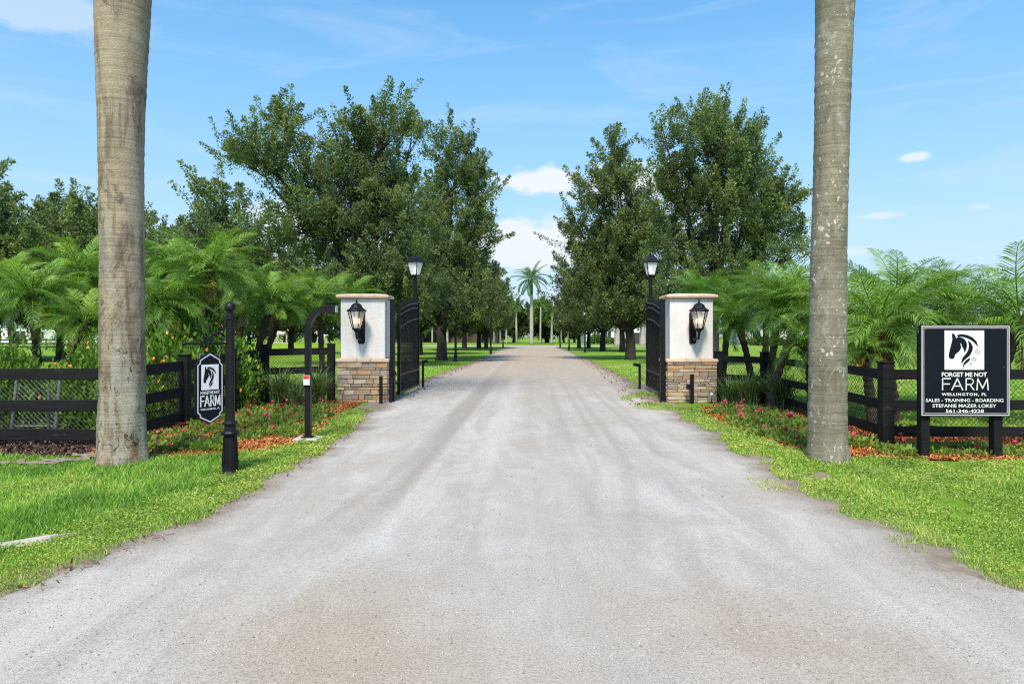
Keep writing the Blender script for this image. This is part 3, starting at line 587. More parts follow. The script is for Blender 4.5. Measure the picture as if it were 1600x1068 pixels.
# ------------------------------------------------------------------ gate pillars
def rough_box(x0, x1, y0, y1, z0, z1, g, j=.006):
    """a hand-cut stone: bevelled box with a slightly uneven face"""
    bm = bmesh.new(); bmesh.ops.create_cube(bm, size=1)
    for v in bm.verts:
        v.co = Vector(((x0+x1)/2+v.co.x*(x1-x0), (y0+y1)/2+v.co.y*(y1-y0), (z0+z1)/2+v.co.z*(z1-z0)))+Vector((g.uniform(-j, j), g.uniform(-j*1.6, j*1.6), g.uniform(-j*.7, j*.7)))
    bmesh.ops.bevel(bm, geom=bm.edges[:], offset=.009, segments=1, affect='EDGES')
    me = bpy.data.meshes.new('stone'); bm.to_mesh(me); bm.free(); me.materials.append(M['stone']); return me
def pillar(x0, x1, y0, depth, label, seed):
    g = random.Random(seed); w = x1-x0; y1 = y0+depth; cx = (x0+x1)/2
    t = empty('gate_pillar', (cx, y0+depth/2, 0), 0, label, 'pillar', 'white and stone pillars at the gate')
    L = lambda mb, n, m, **k: mb.build(n, m, t, **k)
    o = MB().box(x0+.05, x1-.05, y0+.05, y1-.05, -.05, 1.0); L(o, 'core', M['mortar'])
    # ledge stones, course by course, wrapping the four faces
    z = 0.0; zt = .995
    hs = []
    while z < zt-.05:
        h = min(g.choice([.055, .07, .085, .1, .12]), zt-z); hs.append((z, h)); z += h
    hs[-1] = (hs[-1][0], zt-hs[-1][0])
    for z, h in hs:
        for face in range(4):
            length = w if face in (0, 2) else depth-.12; a = 0.0; first = True
            while a < length-.02:
                l = g.uniform(.13, .42)
                if length-a-l < .1: l = length-a
                s0, s1 = a+.004, a+l-.004; out_ = g.uniform(0, .022); ga = .004
                if face == 0: bxs = (x0+s0, x0+s1, y0-out_, y0+.06, z+ga, z+h-ga)
                elif face == 2: bxs = (x0+s0, x0+s1, y1-.06, y1+out_, z+ga, z+h-ga)
                elif face == 1: bxs = (x1-.06, x1+out_, y0+.06+s0, y0+.06+s1, z+ga, z+h-ga)
                else: bxs = (x0-out_, x0+.06, y0+.06+s0, y0+.06+s1, z+ga, z+h-ga)
                c = ((bxs[0]+bxs[1])/2, (bxs[2]+bxs[3])/2, (bxs[4]+bxs[5])/2)
                me = rough_box(bxs[0]-c[0], bxs[1]-c[0], bxs[2]-c[1], bxs[3]-c[1], bxs[4]-c[2], bxs[5]-c[2], g)
                mobj('stone', me, t, (c[0]-t.location.x, c[1]-t.location.y, c[2])); a += l
    # ledge slabs above the stones (one front and back pair per side)
    for a, bb in ((x0-.03, cx-.14), (cx-.134, cx+.21), (cx+.216, x1+.03)):
        L(MB().box(a, bb, y0-.04, y1+.04, .998, 1.085), 'ledge_slab', M['cap'], bevel=.018)
    ix0, ix1, iy0, iy1 = x0+.075, x1-.075, y0+.075, y1-.075
    L(MB().box(ix0, ix1, iy0, iy1, 1.085, 2.585), 'shaft', M['stucco'], bevel=.012)
    # cap: moulded slab with a gently domed top
    mb = MB(); prof = [(.05, 2.585), (.075, 2.595), (.095, 2.62), (.10, 2.65), (.088, 2.675), (.02, 2.697), (-.18, 2.718), (-.42, 2.73)]
    for k, (o_, z) in enumerate(prof):
        mb.v += [(ix0-o_, iy0-o_*(1 if o_ > 0 else .6), z), (ix1+o_, iy0-o_*(1 if o_ > 0 else .6), z), (ix1+o_, iy1+o_*(1 if o_ > 0 else .6), z), (ix0-o_, iy1+o_*(1 if o_ > 0 else .6), z)]
    for k in range(len(prof)-1):
        for j in range(4): mb.f.append((k*4+j, k*4+(j+1) % 4, k*4+4+(j+1) % 4, k*4+4+j))
    mb.f += [(3, 2, 1, 0), tuple(len(prof)*4-4+j for j in range(4))]
    L(mb, 'cap', M['cap'], smooth=False)
    return t
PY = 17.05
pillar(-4.36, -3.10, PY, .82, 'white pillar with stone base left of the drive', 3)
pillar(3.86, 5.09, PY-.05, .82, 'white pillar with stone base right of the drive', 8)

# ------------------------------------------------------------------ wall lanterns
def hex_ring(mb, n, c, r0, z0, r1, z1, t, ph):      # frame bars along the edges of a tapered prism
    for j in range(n):
        a = 2*math.pi*j/n+ph
        mb.bar((c[0]+r0*math.cos(a), c[1]+r0*math.sin(a), c[2]+z0), (c[0]+r1*math.cos(a), c[1]+r1*math.sin(a), c[2]+z1), t, t)
def panes(mb_fn, n, c, r0, z0, r1, z1, ph):
    for j in range(n):
        a, b2 = 2*math.pi*j/n+ph, 2*math.pi*(j+1)/n+ph
        P = lambda a, r, z: (c[0]+r*math.cos(a), c[1]+r*math.sin(a), c[2]+z)
        mb_fn().quad(P(a, r0, z0), P(b2, r0, z0), P(b2, r1, z1), P(a, r1, z1))
        yield [P(a, r0, z0), P(b2, r0, z0), P(b2, r1, z1), P(a, r1, z1)]
def wall_lantern(xc, xp, y, label):
    t = empty('wall_lantern', (xp, y, 1.95), 0, label, 'lantern', 'lanterns on the gate pillars')
    B = lambda mb, n, m, **k: mb.build(n, m, t, **k)
    B(MB().prism([(xp-.085, 1.50), (xp-.05, 1.46), (xp+.05, 1.46), (xp+.085, 1.50), (xp+.085, 2.22), (xp+.05, 2.26), (xp-.05, 2.26), (xp-.085, 2.22)], y-.035, y), 'backplate', M['black_metal'], recalc=True)
    c = (xc, y-.38, 0)
    mb = MB(); mb.tube([(xp, y-.03, 1.62), (xp, y-.16, 1.57), (xc, y-.33, 1.60), (xc, y-.40, 1.70), (xc, y-.38, 1.80)], [.035, .032, .03, .03, .04], 8)
    sc = [(xc+.0, y-.33-.07*math.cos(a)*(1-a/9), 1.64+.07*math.sin(a)*(1-a/9)) for a in np.linspace(0, 6.5, 16)]; mb.tube(sc, .013, 6)
    mb.box(xp-.025, xp+.025, y-.07, y-.03, 1.56, 1.68)
    B(mb, 'arm', M['black_metal'], smooth=False)
    B(MB().lathe([(.03, 1.745), (.06, 1.77), (.085, 1.80), (.115, 1.825), (.115, 1.845)], 12, c), 'cup', M['black_metal'], smooth=False)
    roof = B(MB().lathe([(.235, 2.255), (.245, 2.27), (.235, 2.285), (.17, 2.33), (.135, 2.38), (.125, 2.41), (.08, 2.445), (.03, 2.465)], 12, c, R(15)), 'roof', M['black_metal'])
    B(MB().lathe([(.014, 2.46), (.028, 2.48), (.012, 2.495), (.026, 2.515), (.02, 2.535), (.004, 2.555)], 10, c), 'finial', M['black_metal'], smooth=True)
    mb = MB(); hex_ring(mb, 6, c, .105, 1.84, .215, 2.26, .018, R(0)); B(mb, 'frame', M['black_metal'])
    for q in panes(MB, 6, c, .098, 1.845, .206, 2.255, R(0)): B(MB().quad(*q), 'pane', M['glass'])
    for dx in (-.045, .045):
        B(MB().lathe([(.018, 1.84), (.018, 1.96)], 8, (xc+dx, c[1], 0)), 'candle', M['sign_white'])
        B(MB().lathe([(.012, 1.96), (.032, 2.0), (.034, 2.03), (.018, 2.075), (.004, 2.1)], 10, (xc+dx, c[1], 0)), 'bulb', M['bulb'], smooth=True)
wall_lantern(-3.80, -3.76, PY+.075, 'lit black wall lantern on the left white pillar')
wall_lantern(4.56, 4.50, PY+.025, 'lit black wall lantern on the right white pillar')

# ------------------------------------------------------------------ wrought iron gate leaves
def gate_leaf(hx, hy, fx, fy, label):
    a = math.atan2(fy-hy, fx-hx); Ln = math.hypot(fx-hx, fy-hy)
    t = empty('gate_leaf', (hx, hy, 0), a, label, 'gate', 'open leaves of the driveway gate')
    B = lambda mb, n, **k: mb.build(n, M['black_metal'], t, world=False, **k)
    top = lambda x: 2.36+.32*math.sin(math.pi/2*min(1, x/Ln))
    bz = .12
    B(MB().box(0, .075, -.04, .04, bz-.03, 2.50), 'stile'); B(MB().box(Ln-.065, Ln, -.035, .035, bz, top(Ln)+.02), 'stile')
    B(MB().box(.077, Ln-.067, -.03, .03, bz, bz+.06), 'bottom_rail'); B(MB().box(.077, Ln-.067, -.025, .025, .60, .645), 'lower_rail')
    xs = np.linspace(.06, Ln-.05, 22)
    for dz, nm in ((-.02, 'top_rail'), (-.16, 'second_rail'), (-.50, 'band_rail')):
        mb = MB(); mb.tube([(x, 0, top(x)+dz) for x in xs], .023, 6); B(mb, nm)
    n = 22
    for k in range(n):
        x = .16+(Ln-.32)*k/(n-1)
        pk = B(MB().box(x-.010, x+.010, -.010, .010, bz+.06, top(x)+.05), 'picket')
        B(MB().lathe([(.012, top(x)+.05), (.022, top(x)+.075), (.002, top(x)+.13)], 6, (x, 0, 0)), 'finial')
    for k in range(n-1):                                 # ring row under the top and short spears of the lower panel
        x = .16+(Ln-.32)*(k+.5)/(n-1); r = .045
        if k % 2 == 0:
            mb = MB(); mb.tube([(x+r*math.cos(q), 0, top(x)-.09+r*math.sin(q)) for q in np.linspace(0, 6.283, 13)], .008, 5, False); B(mb, 'ring')
        B(MB().box(x-.008, x+.008, -.008, .008, bz+.06, .80), 'short_picket')
    for x in np.linspace(.5, Ln-.5, 5):                  # scrolls in the band
        mb = MB()
        for s in (-1, 1):
            mb.tube([(x+s*(.02+.085*(1-q/8)*math.sin(q)), .0, top(x)-.33+.09*(1-q/8)*math.cos(q)) for q in np.linspace(.2, 5.5, 16)], .010, 5)
        B(mb, 'scroll')
    mb = MB(); mb.tube([(.9, -.03, 1.02), (1.0, -.06, .97), (1.5, -.06, .97), (1.6, -.03, 1.02)], .014, 6); B(mb, 'handle')
    return t
gate_leaf(-3.02, 18.25, -2.93, 21.45, 'open black iron gate leaf beside the left pillar')
gate_leaf(3.93, 17.95, 4.16, 21.1, 'open black iron gate leaf beside the right pillar')
def hinge_post(x, y, label):
    t = empty('hinge_post', (x, y, 0), 0, label, 'gate post', 'steel hinge posts at the pillars')
    MB().box(x-.06, x+.06, y-.06, y+.06, -.05, 2.55).build('post', M['black_metal'], t, bevel=.006)
    MB().box(x-.068, x+.068, y-.068, y+.068, 2.552, 2.575).build('cap', M['black_metal'], t)
    for z in (.45, 2.3): MB().bar((x, y+.05, z), (x+(.06 if x < 0 else -.06), y+.25, z), .04, .05).build('hinge', M['black_metal'], t)
hinge_post(-3.01, 17.25, 'black steel hinge post against the left pillar')
hinge_post(3.77, 17.15, 'black steel hinge post against the right pillar')

# ------------------------------------------------------------------ small posts and sensors by the gate
def stake(x, y, h, w, label, head=None, box_z=None):
    t = empty('sensor_post', (x, y, 0), 0, label, 'sensor post', 'short black posts around the gate')
    MB().box(x-w/2, x+w/2, y-w/2, y+w/2, -.05, h).build('post', M['black_metal'], t, bevel=.004)
    if head: MB().bar((x, y-w/2-.002, h-.06), (x+head, y-w/2-.06, h-.02), .08, .09).build('sensor_head', M['black_metal'], t, bevel=.006)
    if box_z: MB().box(x-w/2-.09, x-w/2-.004, y-.07, y+.05, box_z-.06, box_z+.06).build('sensor_box', M['black_metal'], t, bevel=.006)
stake(-3.20, 16.72, .68, .075, 'short plain black post in front of left pillar corner')
stake(-3.00, 16.95, .76, .06, 'short black sensor post tight beside left pillar and gate', head=.14)
stake(-2.86, 22.0, .88, .07, 'short black sensor post behind the left gate leaf', head=.16)
stake(4.40, 16.75, .72, .085, 'black post with side box before the right pillar', box_z=.42)
stake(3.97, 21.3, .80, .07, 'short black sensor post beside the right gate leaf', head=-.2)
t = empty('spot_light', (4.90, 16.80, 0), 0, 'tiny garden spotlight at the foot of the right pillar', 'spotlight')
MB().lathe([(.012, -.05), (.012, .2)], 8, (4.9, 16.8, 0)).build('spike', M['black_metal'], t)
MB().tube([(4.9, 16.76, .19), (4.9, 16.83, .24)], [.035, .045], 10).build('lamp_head', M['grey_plastic'], t)

# ------------------------------------------------------------------ lamp posts along the lane
def lamp_post(x, y, label, h=3.72, lit=True, rot=20, ns=4):
    t = empty('lamp_post', (x, y, 0), 0, label, 'lamp post', 'lamp posts along the lane')
    B = lambda mb, n, m, **k: mb.build(n, m, t, **k); c = (x, y, 0); ph = R(rot)
    B(MB().lathe([(.15, -.05), (.15, .06), (.12, .10), (.11, .5), (.085, .56)], 12, c), 'base', M['black_metal'])
    B(MB().lathe([(.078, .56), (.068, h-.12), (.085, h-.10), (.085, h-.07), (.06, h-.04), (.06, h)], 12, c), 'pole', M['black_metal'], smooth=False)
    B(MB().lathe([(.08, h), (.15, h+.03), (.17, h+.05), (.17, h+.075)], ns, c, ph), 'cup', M['black_metal'])
    B(MB().lathe([(.34, h+.50), (.36, h+.52), (.34, h+.545), (.26, h+.62), (.20, h+.69), (.12, h+.74), (.05, h+.76)], ns, c, ph), 'roof', M['black_metal'])
    B(MB().lathe([(.02, h+.755), (.035, h+.78), (.015, h+.80), (.004, h+.86)], 8, c), 'finial', M['black_metal'])
    mb = MB(); hex_ring(mb, ns, c, .165, h+.07, .29, h+.51, .026, ph); B(mb, 'frame', M['black_metal'])
    for q in panes(MB, ns, c, .155, h+.078, .278, h+.50, ph): B(MB().quad(*q), 'pane', M['frosted'])
    if lit: B(MB().lathe([(.03, h+.12), (.06, h+.18), (.06, h+.28), (.02, h+.34)], 10, c), 'bulb', M['bulb_white'], smooth=True)
lamp_post(-3.39, 24, 'black lamp post with pale lantern behind the left gate leaf')
lamp_post(4.86, 24, 'black lamp post with pale lantern behind the right gate leaf', rot=52)
lamp_post(-3.67, 44.6, 'slim black lamp post on lawn left of lane, second from gate')
lamp_post(-1.95, 63, 'slim black lamp post on lawn left of lane, third from gate')
lamp_post(-1.32, 101, 'slim black lamp post at the far left end of the lane')
lamp_post(7.35, 69, 'slim black lamp post right of lane, second from the gate')
lamp_post(6.5, 78, 'slim black lamp post right of lane, third from the gate')
lamp_post(7.1, 101, 'slim black lamp post at the far right end of the lane')

# ------------------------------------------------------------------ farm fences: boards, posts and wire mesh
def wire_panel(a, b, z0, z1, zo, off, pitch=.075, r=.003):
    """diamond mesh between two posts: crossed wires as three-sided rods"""
    a = Vector((a[0], a[1], 0)); b = Vector((b[0], b[1], 0)); d = b-a; Ln = d.length; d.normalize(); nrm = Vector((-d.y, d.x, 0))*off; H = z1-z0; mb = MB()
    k = -int(H/pitch)-1
    while k*pitch < Ln:
        for s in (1, -1):
            x0, x1 = (k*pitch, k*pitch+H) if s == 1 else (k*pitch+H, k*pitch)
            pts = []
            for (xa, za), (xb, zb) in (((x0, z0), (x1, z1)),):
                def clip(x, xo, zo_, xn, zn): u = (x-xo)/(xn-xo); return zo_+u*(zn-zo_)
                p, q = (xa, za), (xb, zb)
                if p[0] > q[0]: p, q = q, p
                if q[0] <= 0 or p[0] >= Ln: continue
                if p[0] < 0: p = (0, clip(0, *p, *q))
                if q[0] > Ln: q = (Ln, clip(Ln, *p, *q))
                if abs(q[0]-p[0]) < .02: continue
                o = nrm*(1+.04*s)
                za_, zb_ = p[1]+zo(a.y+d.y*p[0]), q[1]+zo(a.y+d.y*q[0])
                mb.tube([a+d*p[0]+o+Vector((0, 0, za_)), a+d*q[0]+o+Vector((0, 0, zb_))], r, 3, False)
        k += 1
    return mb
def farm_fence(name, pts, label, zo, zs, bw, mesh_side, post_h, bt=.035, pw=.17, mesh=True, span=2.6, lift={}):
    t = empty(name, (*pts[0], 0), 0, label, 'fence')
    g = random.Random(len(pts)*7)
    posts = []
    for i in range(len(pts)-1):
        a, b2 = Vector((*pts[i], 0)), Vector((*pts[i+1], 0)); n = max(1, round((b2-a).length/span))
        for k in range(n): posts.append(a.lerp(b2, k/n))
    posts.append(Vector((*pts[-1], 0)))
    for p in posts:
        z = zo(p.y); h = post_h+z
        o = MB().box(p.x-pw/2, p.x+pw/2, p.y-pw/2, p.y+pw/2, -.1, h).build('post', M['black_wood'], t, bevel=.008)
        MB().box(p.x-pw/2-.012, p.x+pw/2+.012, p.y-pw/2-.012, p.y+pw/2+.012, h+.002, h+.024).build('post_cap', M['black_wood'], o, bevel=.004)
    for p, q in zip(posts[:-1], posts[1:]):
        d = (q-p).normalized(); nrm = Vector((d.y, -d.x, 0))
        ea, eb = p+d*(pw/2-.01)*0.9, q-d*(pw/2-.01)*0.9
        for z in zs:
            j = g.uniform(-.012, .012); yo = nrm*0.0
            za, zb = z+zo(p.y)+j, z+zo(q.y)-j
            mb = MB(); A, Bp = ea+Vector((0, 0, za)), eb+Vector((0, 0, zb))
            mb.bar(A+yo, Bp+yo, bt, bw); mb.build('rail', M['black_wood'], t, bevel=.005)
        if mesh:
            o = wire_panel(p, q, .06, zs[-1]+.02, zo, mesh_side).build('wire_mesh', M['wire'], t); o['kind'] = 'stuff'
    return t
Zf = [.27, .66, 1.16]
zoL = lambda y: max(0, .026*(y-10.3))
farm_fence('farm_fence', [(-16.4, 10.26), (-5.95, 10.26), (-5.88, 12.3), (-6.15, 17.05), (-4.62, 17.5)], 'black board fence with wire mesh on the left side', zoL, [.18, .61, 1.08], .17, .045, 1.25, span=2.9)
farm_fence('farm_fence', [(5.20, 17.25), (6.12, 16.6), (5.95, 13.2), (5.60, 10.26), (15.5, 10.26)], 'black board fence with wire mesh on the right side', lambda y: 0.0, [.22, .62, 1.08], .15, .045, 1.25, span=3.3)
# paddock fence far left
farm_fence('paddock_fence', [(-70, 82), (-40, 85)], 'distant black three rail paddock fence on the far left', lambda y: 0.0, [.35, .78, 1.2], .16, .05, 1.35, mesh=False, span=3.4)

# galvanised chain-link gate panel leaning behind the left fence
t = empty('wire_gate_panel', (-8.0, 11.1, 0), 0, 'grey pipe framed chain link panel behind left fence boards', 'gate panel')
for x in (-8.05, -7.35):
    mb = MB(); mb.tube([(x, 11.0, 0.0), (x, 11.14, 1.0)], .028, 8); mb.build('pipe', M['galvanised'], t)
for z in (.2, .98):
    mb = MB(); y = 11.0+.14*z; mb.tube([(-8.02, y, z), (-7.38, y, z)], .02, 8); mb.build('pipe', M['galvanised'], t)
o = wire_panel((-8.0, 11.1), (-7.4, 11.1), .2, .98, lambda y: 0, .0, .08, .0018).build('wire_mesh', M['galvanised'], t); o['kind'] = 'stuff'
for x, lab in ((-7.95, 'thin galvanised pipe stake beside the chain link panel'), (-7.17, 'darker lone pipe stake right of the chain link panel')):
    t = tag(MB().tube([(x-.11, 10.75, -.1), (x-.10, 10.75, .80)], .024, 8).build('pipe_stake', M['galvanised']), lab, 'stake')

# ------------------------------------------------------------------ lettering
def text_mesh(body, w, h, mat, offset=0.0, spacing=1.0, depth=.003):
    cu = bpy.data.curves.new('text', 'FONT'); cu.body = body; cu.size = 1; cu.offset = offset; cu.space_character = spacing; cu.extrude = 0; cu.resolution_u = 3
    o = bpy.data.objects.new('text', cu); C.objects.link(o)
    dg = bpy.context.evaluated_depsgraph_get(); me = bpy.data.meshes.new_from_object(o.evaluated_get(dg))
    C.objects.unlink(o); bpy.data.objects.remove(o)
    n = len(me.vertices); co = np.empty(n*3, np.float32); me.vertices.foreach_get('co', co); co = co.reshape(-1, 3)
    lo, hi = co.min(0), co.max(0); x = ((co[:, 0]-lo[0])/(hi[0]-lo[0])-.5)*w; z = (co[:, 1]-lo[1])/(hi[1]-lo[1])*h
    me.vertices.foreach_set('co', np.stack([x, np.full(n, -depth), z], 1).astype(np.float32).ravel()); me.materials.clear(); me.materials.append(mat); me.update()
    return me
def stroke(mb, pts, w, y0, y1, closed=False):
    for a, b2 in zip(pts[:-1], pts[1:]):
        a, b2 = Vector((a[0], 0, a[1])), Vector((b2[0], 0, b2[1])); d = (b2-a).normalized()*w*.42; mb.bar(a-d+Vector((0, (y0+y1)/2, 0)), b2+d+Vector((0, (y0+y1)/2, 0)), w, abs(y1-y0), (0, 1, 0))
HORSE = [
 [(275,172),(272,200),(276,228),(266,270),(255,312),(246,352),(243,383),(250,400),(268,408),(288,403),(297,388),(297,371),(312,357),(334,340),(350,316),(352,290),(346,272),(337,262),(354,268),(363,298),(377,320),(381,352),(396,326),(405,292),(401,258),(386,232),(362,215),(332,209),(316,214),(308,222),(304,204),(296,188)],
 [(318,190),(356,182),(406,190),(455,213),(489,250),(505,302),(491,284),(466,256),(431,231),(396,215),(360,206),(322,208)],
 [(412,238),(440,262),(457,300),(450,340),(426,380),(396,405),(371,430),(357,456),(355,430),(366,395),(395,361),(415,325),(422,290),(417,260)],
 [(433,393),(426,424),(401,445),(379,464),(372,487),(367,466),(380,436),(405,411)]]
def logo(t, cx, zc, s, y, rose=True):
    """white square with a dark horse head, facing -y"""
    MB().box(cx-s/2, cx+s/2, y-.003, y, zc-s/2, zc+s/2).build('logo_panel', M['sign_white'], t, world=False)
    for poly in HORSE:
        pl = [(cx+((x-207)/350-.5)*s, zc+(.5-(yy_-150)/355)*s) for x, yy_ in poly]
        bm = bmesh.new(); vs = [bm.verts.new((x, y-.006, z)) for x, z in pl]; es = [bm.edges.new((vs[i], vs[(i+1) % len(vs)])) for i in range(len(vs))]
        bmesh.ops.triangle_fill(bm, edges=es, use_beauty=True); bmesh.ops.recalc_face_normals(bm, faces=bm.faces[:])
        me = bpy.data.meshes.new('horse_emblem'); bm.to_mesh(me); bm.free(); me.materials.append(M['sign_navy']); mobj('horse_emblem', me, t)
    if rose:
        for fx, fy, r in ((497,340,28), (468,405,25), (440,448,16)):
            mb = MB()
            for k in range(5):
                a = 2*math.pi*k/5+.4; x0 = cx+((fx-207)/350-.5)*s; z0 = zc+(.5-(fy-150)/355)*s; q = r/350*s
                mb.quad(*[(x0+q*(.12*math.cos(a)+u*math.cos(a)-w*math.sin(a)), y-.0075, z0+q*(.12*math.sin(a)+u*math.sin(a)+w*math.cos(a))) for u, w in ((0,0),(.45,-.36),(.85,-.22),(.95,.1),(.7,.36),(.4,.3))])
            mb.build('flower_emblem', M['lilac'], t, world=False)
def farm_word(t, cx, z, w, h, y, lw):
    u = w/4.05; mb = MB(); g = .16*u
    def st(i, pts): stroke(mb, [(cx-w/2+i*(u+.017*w)+p[0]*u, z+p[1]*h) for p in pts], lw, y-.003, y)
    st(0, [(.08, 0), (.08, 1)]); st(0, [(.08, 1), (.78, 1)]); st(0, [(.08, .52), (.70, .52)])
    st(.86, [(0, 0), (.48, 1), (.96, 0)]); st(.86, [(.17, .34), (.79, .34)])
    st(2.0, [(.05, 0), (.05, 1), (.40, 1)]+[(.40+.30*math.sin(a), .735+.265*math.cos(a)) for a in np.linspace(0, math.pi, 9)]+[(.05, .47)]); st(2.0, [(.38, .47), (.74, 0)])
    st(2.95, [(0, 0), (.08, 1), (.5, .12), (.92, 1), (1.0, 0)])
    mb.build('lettering', M['sign_white'], t, world=False)
def line(t, body, cx, z, w, h, y, off=.0, sp=1.0, mat='sign_white'):
    o = mobj('lettering', text_mesh(body, w, h, M[mat], off, sp, 0), t, (cx, y-.0035, z)); return o

# big roadside sign on two posts
SX, SY = 6.075, 9.22
t = empty('farm_sign', (SX, SY, 0), R(-1.0), 'dark square farm sign with horse logo on two posts', 'sign')
hw = .595
for x in (-.50, .47): MB().box(x-.058, x+.058, .0, .115, -.1, 1.70).build('post', M['black_wood'], t, world=False, bevel=.005)
MB().box(-hw, hw, -.045, -.002, .575, 1.80).build('board', M['sign_navy'], t, world=False, bevel=.003)
for (i_, w_) in ((.012, .013), (.040, .006)):
    x0, x1, z0, z1 = -hw+i_, hw-i_, .575+i_, 1.80-i_; yb = -.045
    mb = MB(); mb.box(x0, x1, yb-.004, yb, z1-w_, z1); mb.box(x0, x1, yb-.004, yb, z0, z0+w_); mb.box(x0, x0+w_, yb-.004, yb, z0+w_, z1-w_); mb.box(x1-w_, x1, yb-.004, yb, z0+w_, z1-w_)
    mb.build('border', M['sign_border'], t, world=False)
ux = lambda px: (px-393)/760*1.14       # from a close-up of the photo: board spans 0..785 px
uz = lambda py: 1.80-(py-100)/828*1.225
logo(t, ux(382), uz(327), 350/760*1.14, -.047)
line(t, 'FORGET ME NOT', ux(382), uz(568), .600, .060, -.047, .022, .95)
farm_word(t, ux(382), uz(686), .600, .150, -.047, .0145)
line(t, 'WELLINGTON, FL', ux(380), uz(744), .595, .044, -.047, .03, 1.25)
line(t, 'SALES - TRAINING - BOARDING', ux(384), uz(796), 1.03, .045, -.047, .014, 1.0)
line(t, 'STEFANIE MAZER LOKEY', ux(382), uz(846), .845, .046, -.047, .014, 1.0)
line(t, '561-346-4228', ux(386), uz(892), .505, .044, -.047, .014, 1.0)
for px, py in ((42, 138), (725, 136), (25, 482), (733, 482), (28, 900), (722, 896)):
    MB().lathe([(.008, 0), (.006, .004)], 8).build('screw', M['galvanised'], t, world=False)
    o = t.children[-1]; o.rotation_euler = (R(90), 0, 0); o.location = (ux(px), -.0455, uz(py))

# sign post on the left with a hanging board
t = empty('sign_post', (-3.35, 8.14, 0), 0, 'tall round black post with ball top and scrolled sign bracket', 'post')
c = (-3.35, 8.14, 0); B = lambda mb, n, **k: mb.build(n, M['black_metal'], t, **k)
B(MB().lathe([(.105, -.05), (.105, .035), (.092, .06), (.088, .10), (.070, .46), (.078, .475), (.100, .485), (.106, .505), (.092, .525), (.070, .535)], 18, c), 'base', smooth=False)
for k in range(12):                                   # flutes of the base
    a = k*math.pi/6; B(MB().bar((c[0]+.089*math.cos(a), c[1]+.089*math.sin(a), .11), (c[0]+.072*math.cos(a), c[1]+.072*math.sin(a), .45), .014, .010, (-math.sin(a), math.cos(a), 0)), 'flute')
B(MB().lathe([(.068, .535), (.066, .595), (.085, .605), (.088, .62), (.074, .635), (.054, .65), (.050, 1.84), (.060, 1.85), (.060, 1.90), (.050, 1.91), (.038, 1.92)], 18, c), 'shaft', smooth=False)
B(MB().lathe([(.035, 1.918), (.04, 1.93)]+[(.066*math.sin(a), 1.992-.066*math.cos(a)) for a in np.linspace(.55, 3.05, 10)], 18, c), 'ball', smooth=True)
ad = Vector((-.5, -.866, 0)); P0 = Vector((c[0], c[1], 1.565))
B(MB().tube([P0, P0+ad*.60], .014, 8), 'arm'); e = P0+ad*.60
B(MB().lathe([(.024*math.sin(a)+.001, -.024*math.cos(a)) for a in np.linspace(.1, 3.04, 8)], 10, tuple(e)), 'arm_knob', smooth=True)
def scroll_path(x0, z0, r, turns, s=1, ph=0):
    return [P0+ad*(x0+s*r*(1-q/(turns*7.2))*math.cos(q+ph))+Vector((0, 0, z0+r*(1-q/(turns*7.2))*math.sin(q+ph))) for q in np.linspace(0, turns*6.283, 22)]
for x0, z0, r, s, ph in ((.125, .07, .062, 1, 0), (.245, .06, .052, -1, .6), (.125, .19, .045, 1, 2), (.345, .042, .036, 1, 1)):
    B(MB().tube(scroll_path(x0, z0, r, 1.0, s, ph), .013, 6), 'scroll')
B(MB().tube([P0+ad*.055+Vector((0, 0, .29)), P0+ad*.07+Vector((0, 0, .2)), P0+ad*.14+Vector((0, 0, .14)), P0+ad*.25+Vector((0, 0, .09)), P0+ad*.36+Vector((0, 0, .018))], .011, 6), 'scroll')

bc = P0+ad*.285; BW = .36
t = empty('hanging_sign', (bc.x, bc.y, 0), math.atan2(.866, .5), 'shaped hanging board with white horse panel beside the drive', 'sign')
def plaque(i): 
    w = BW/2-i; n = .032
    return [(-w, .775+i*.4), (-w, 1.32-i*.3), (-w+n, 1.35-i*.3), (-w+n, 1.385-i*.5), (0, 1.47-i*1.15), (w-n, 1.385-i*.5), (w-n, 1.35-i*.3), (w, 1.32-i*.3), (w, .775+i*.4), (w-n, .745+i*.4), (w-n, .715+i*.6), (0, .640+i*1.15), (-w+n, .715+i*.6), (-w+n, .745+i*.4)]
MB().prism(plaque(0), -.018, .018).build('board', M['sign_navy'], t, world=False, recalc=True)
oq, iq = plaque(.014), plaque(.030); mb = MB(); n = len(oq)
for k in range(n):
    j = (k+1) % n; mb.quad((oq[k][0], -.0215, oq[k][1]), (oq[j][0], -.0215, oq[j][1]), (iq[j][0], -.0215, iq[j][1]), (iq[k][0], -.0215, iq[k][1]))
mb.build('border', M['sign_border'], t, world=False)
logo_t = t
s_ = .225
MB().box(-.112, .112, -.021, -.018, 1.035, 1.325).build('logo_panel', M['sign_white'], t, world=False)
for poly in HORSE:
    pl = [(((x-207)/350-.5)*.224, 1.18+(.5-(yy_-150)/355)*.29) for x, yy_ in poly]
    bm = bmesh.new(); vs = [bm.verts.new((x, -.0235, z)) for x, z in pl]; es = [bm.edges.new((vs[i], vs[(i+1) % len(vs)])) for i in range(len(vs))]
    bmesh.ops.triangle_fill(bm, edges=es, use_beauty=True); me = bpy.data.meshes.new('horse_emblem'); bm.to_mesh(me); bm.free(); me.materials.append(M['sign_navy']); mobj('horse_emblem', me, t)
line(t, 'FORGET ME NOT', 0, .985, .25, .036, -.018, .02, .95); farm_word(t, 0, .850, .25, .115, -.018, .013); line(t, 'WELLINGTON, FL', 0, .800, .25, .026, -.018, .03, 1.2)
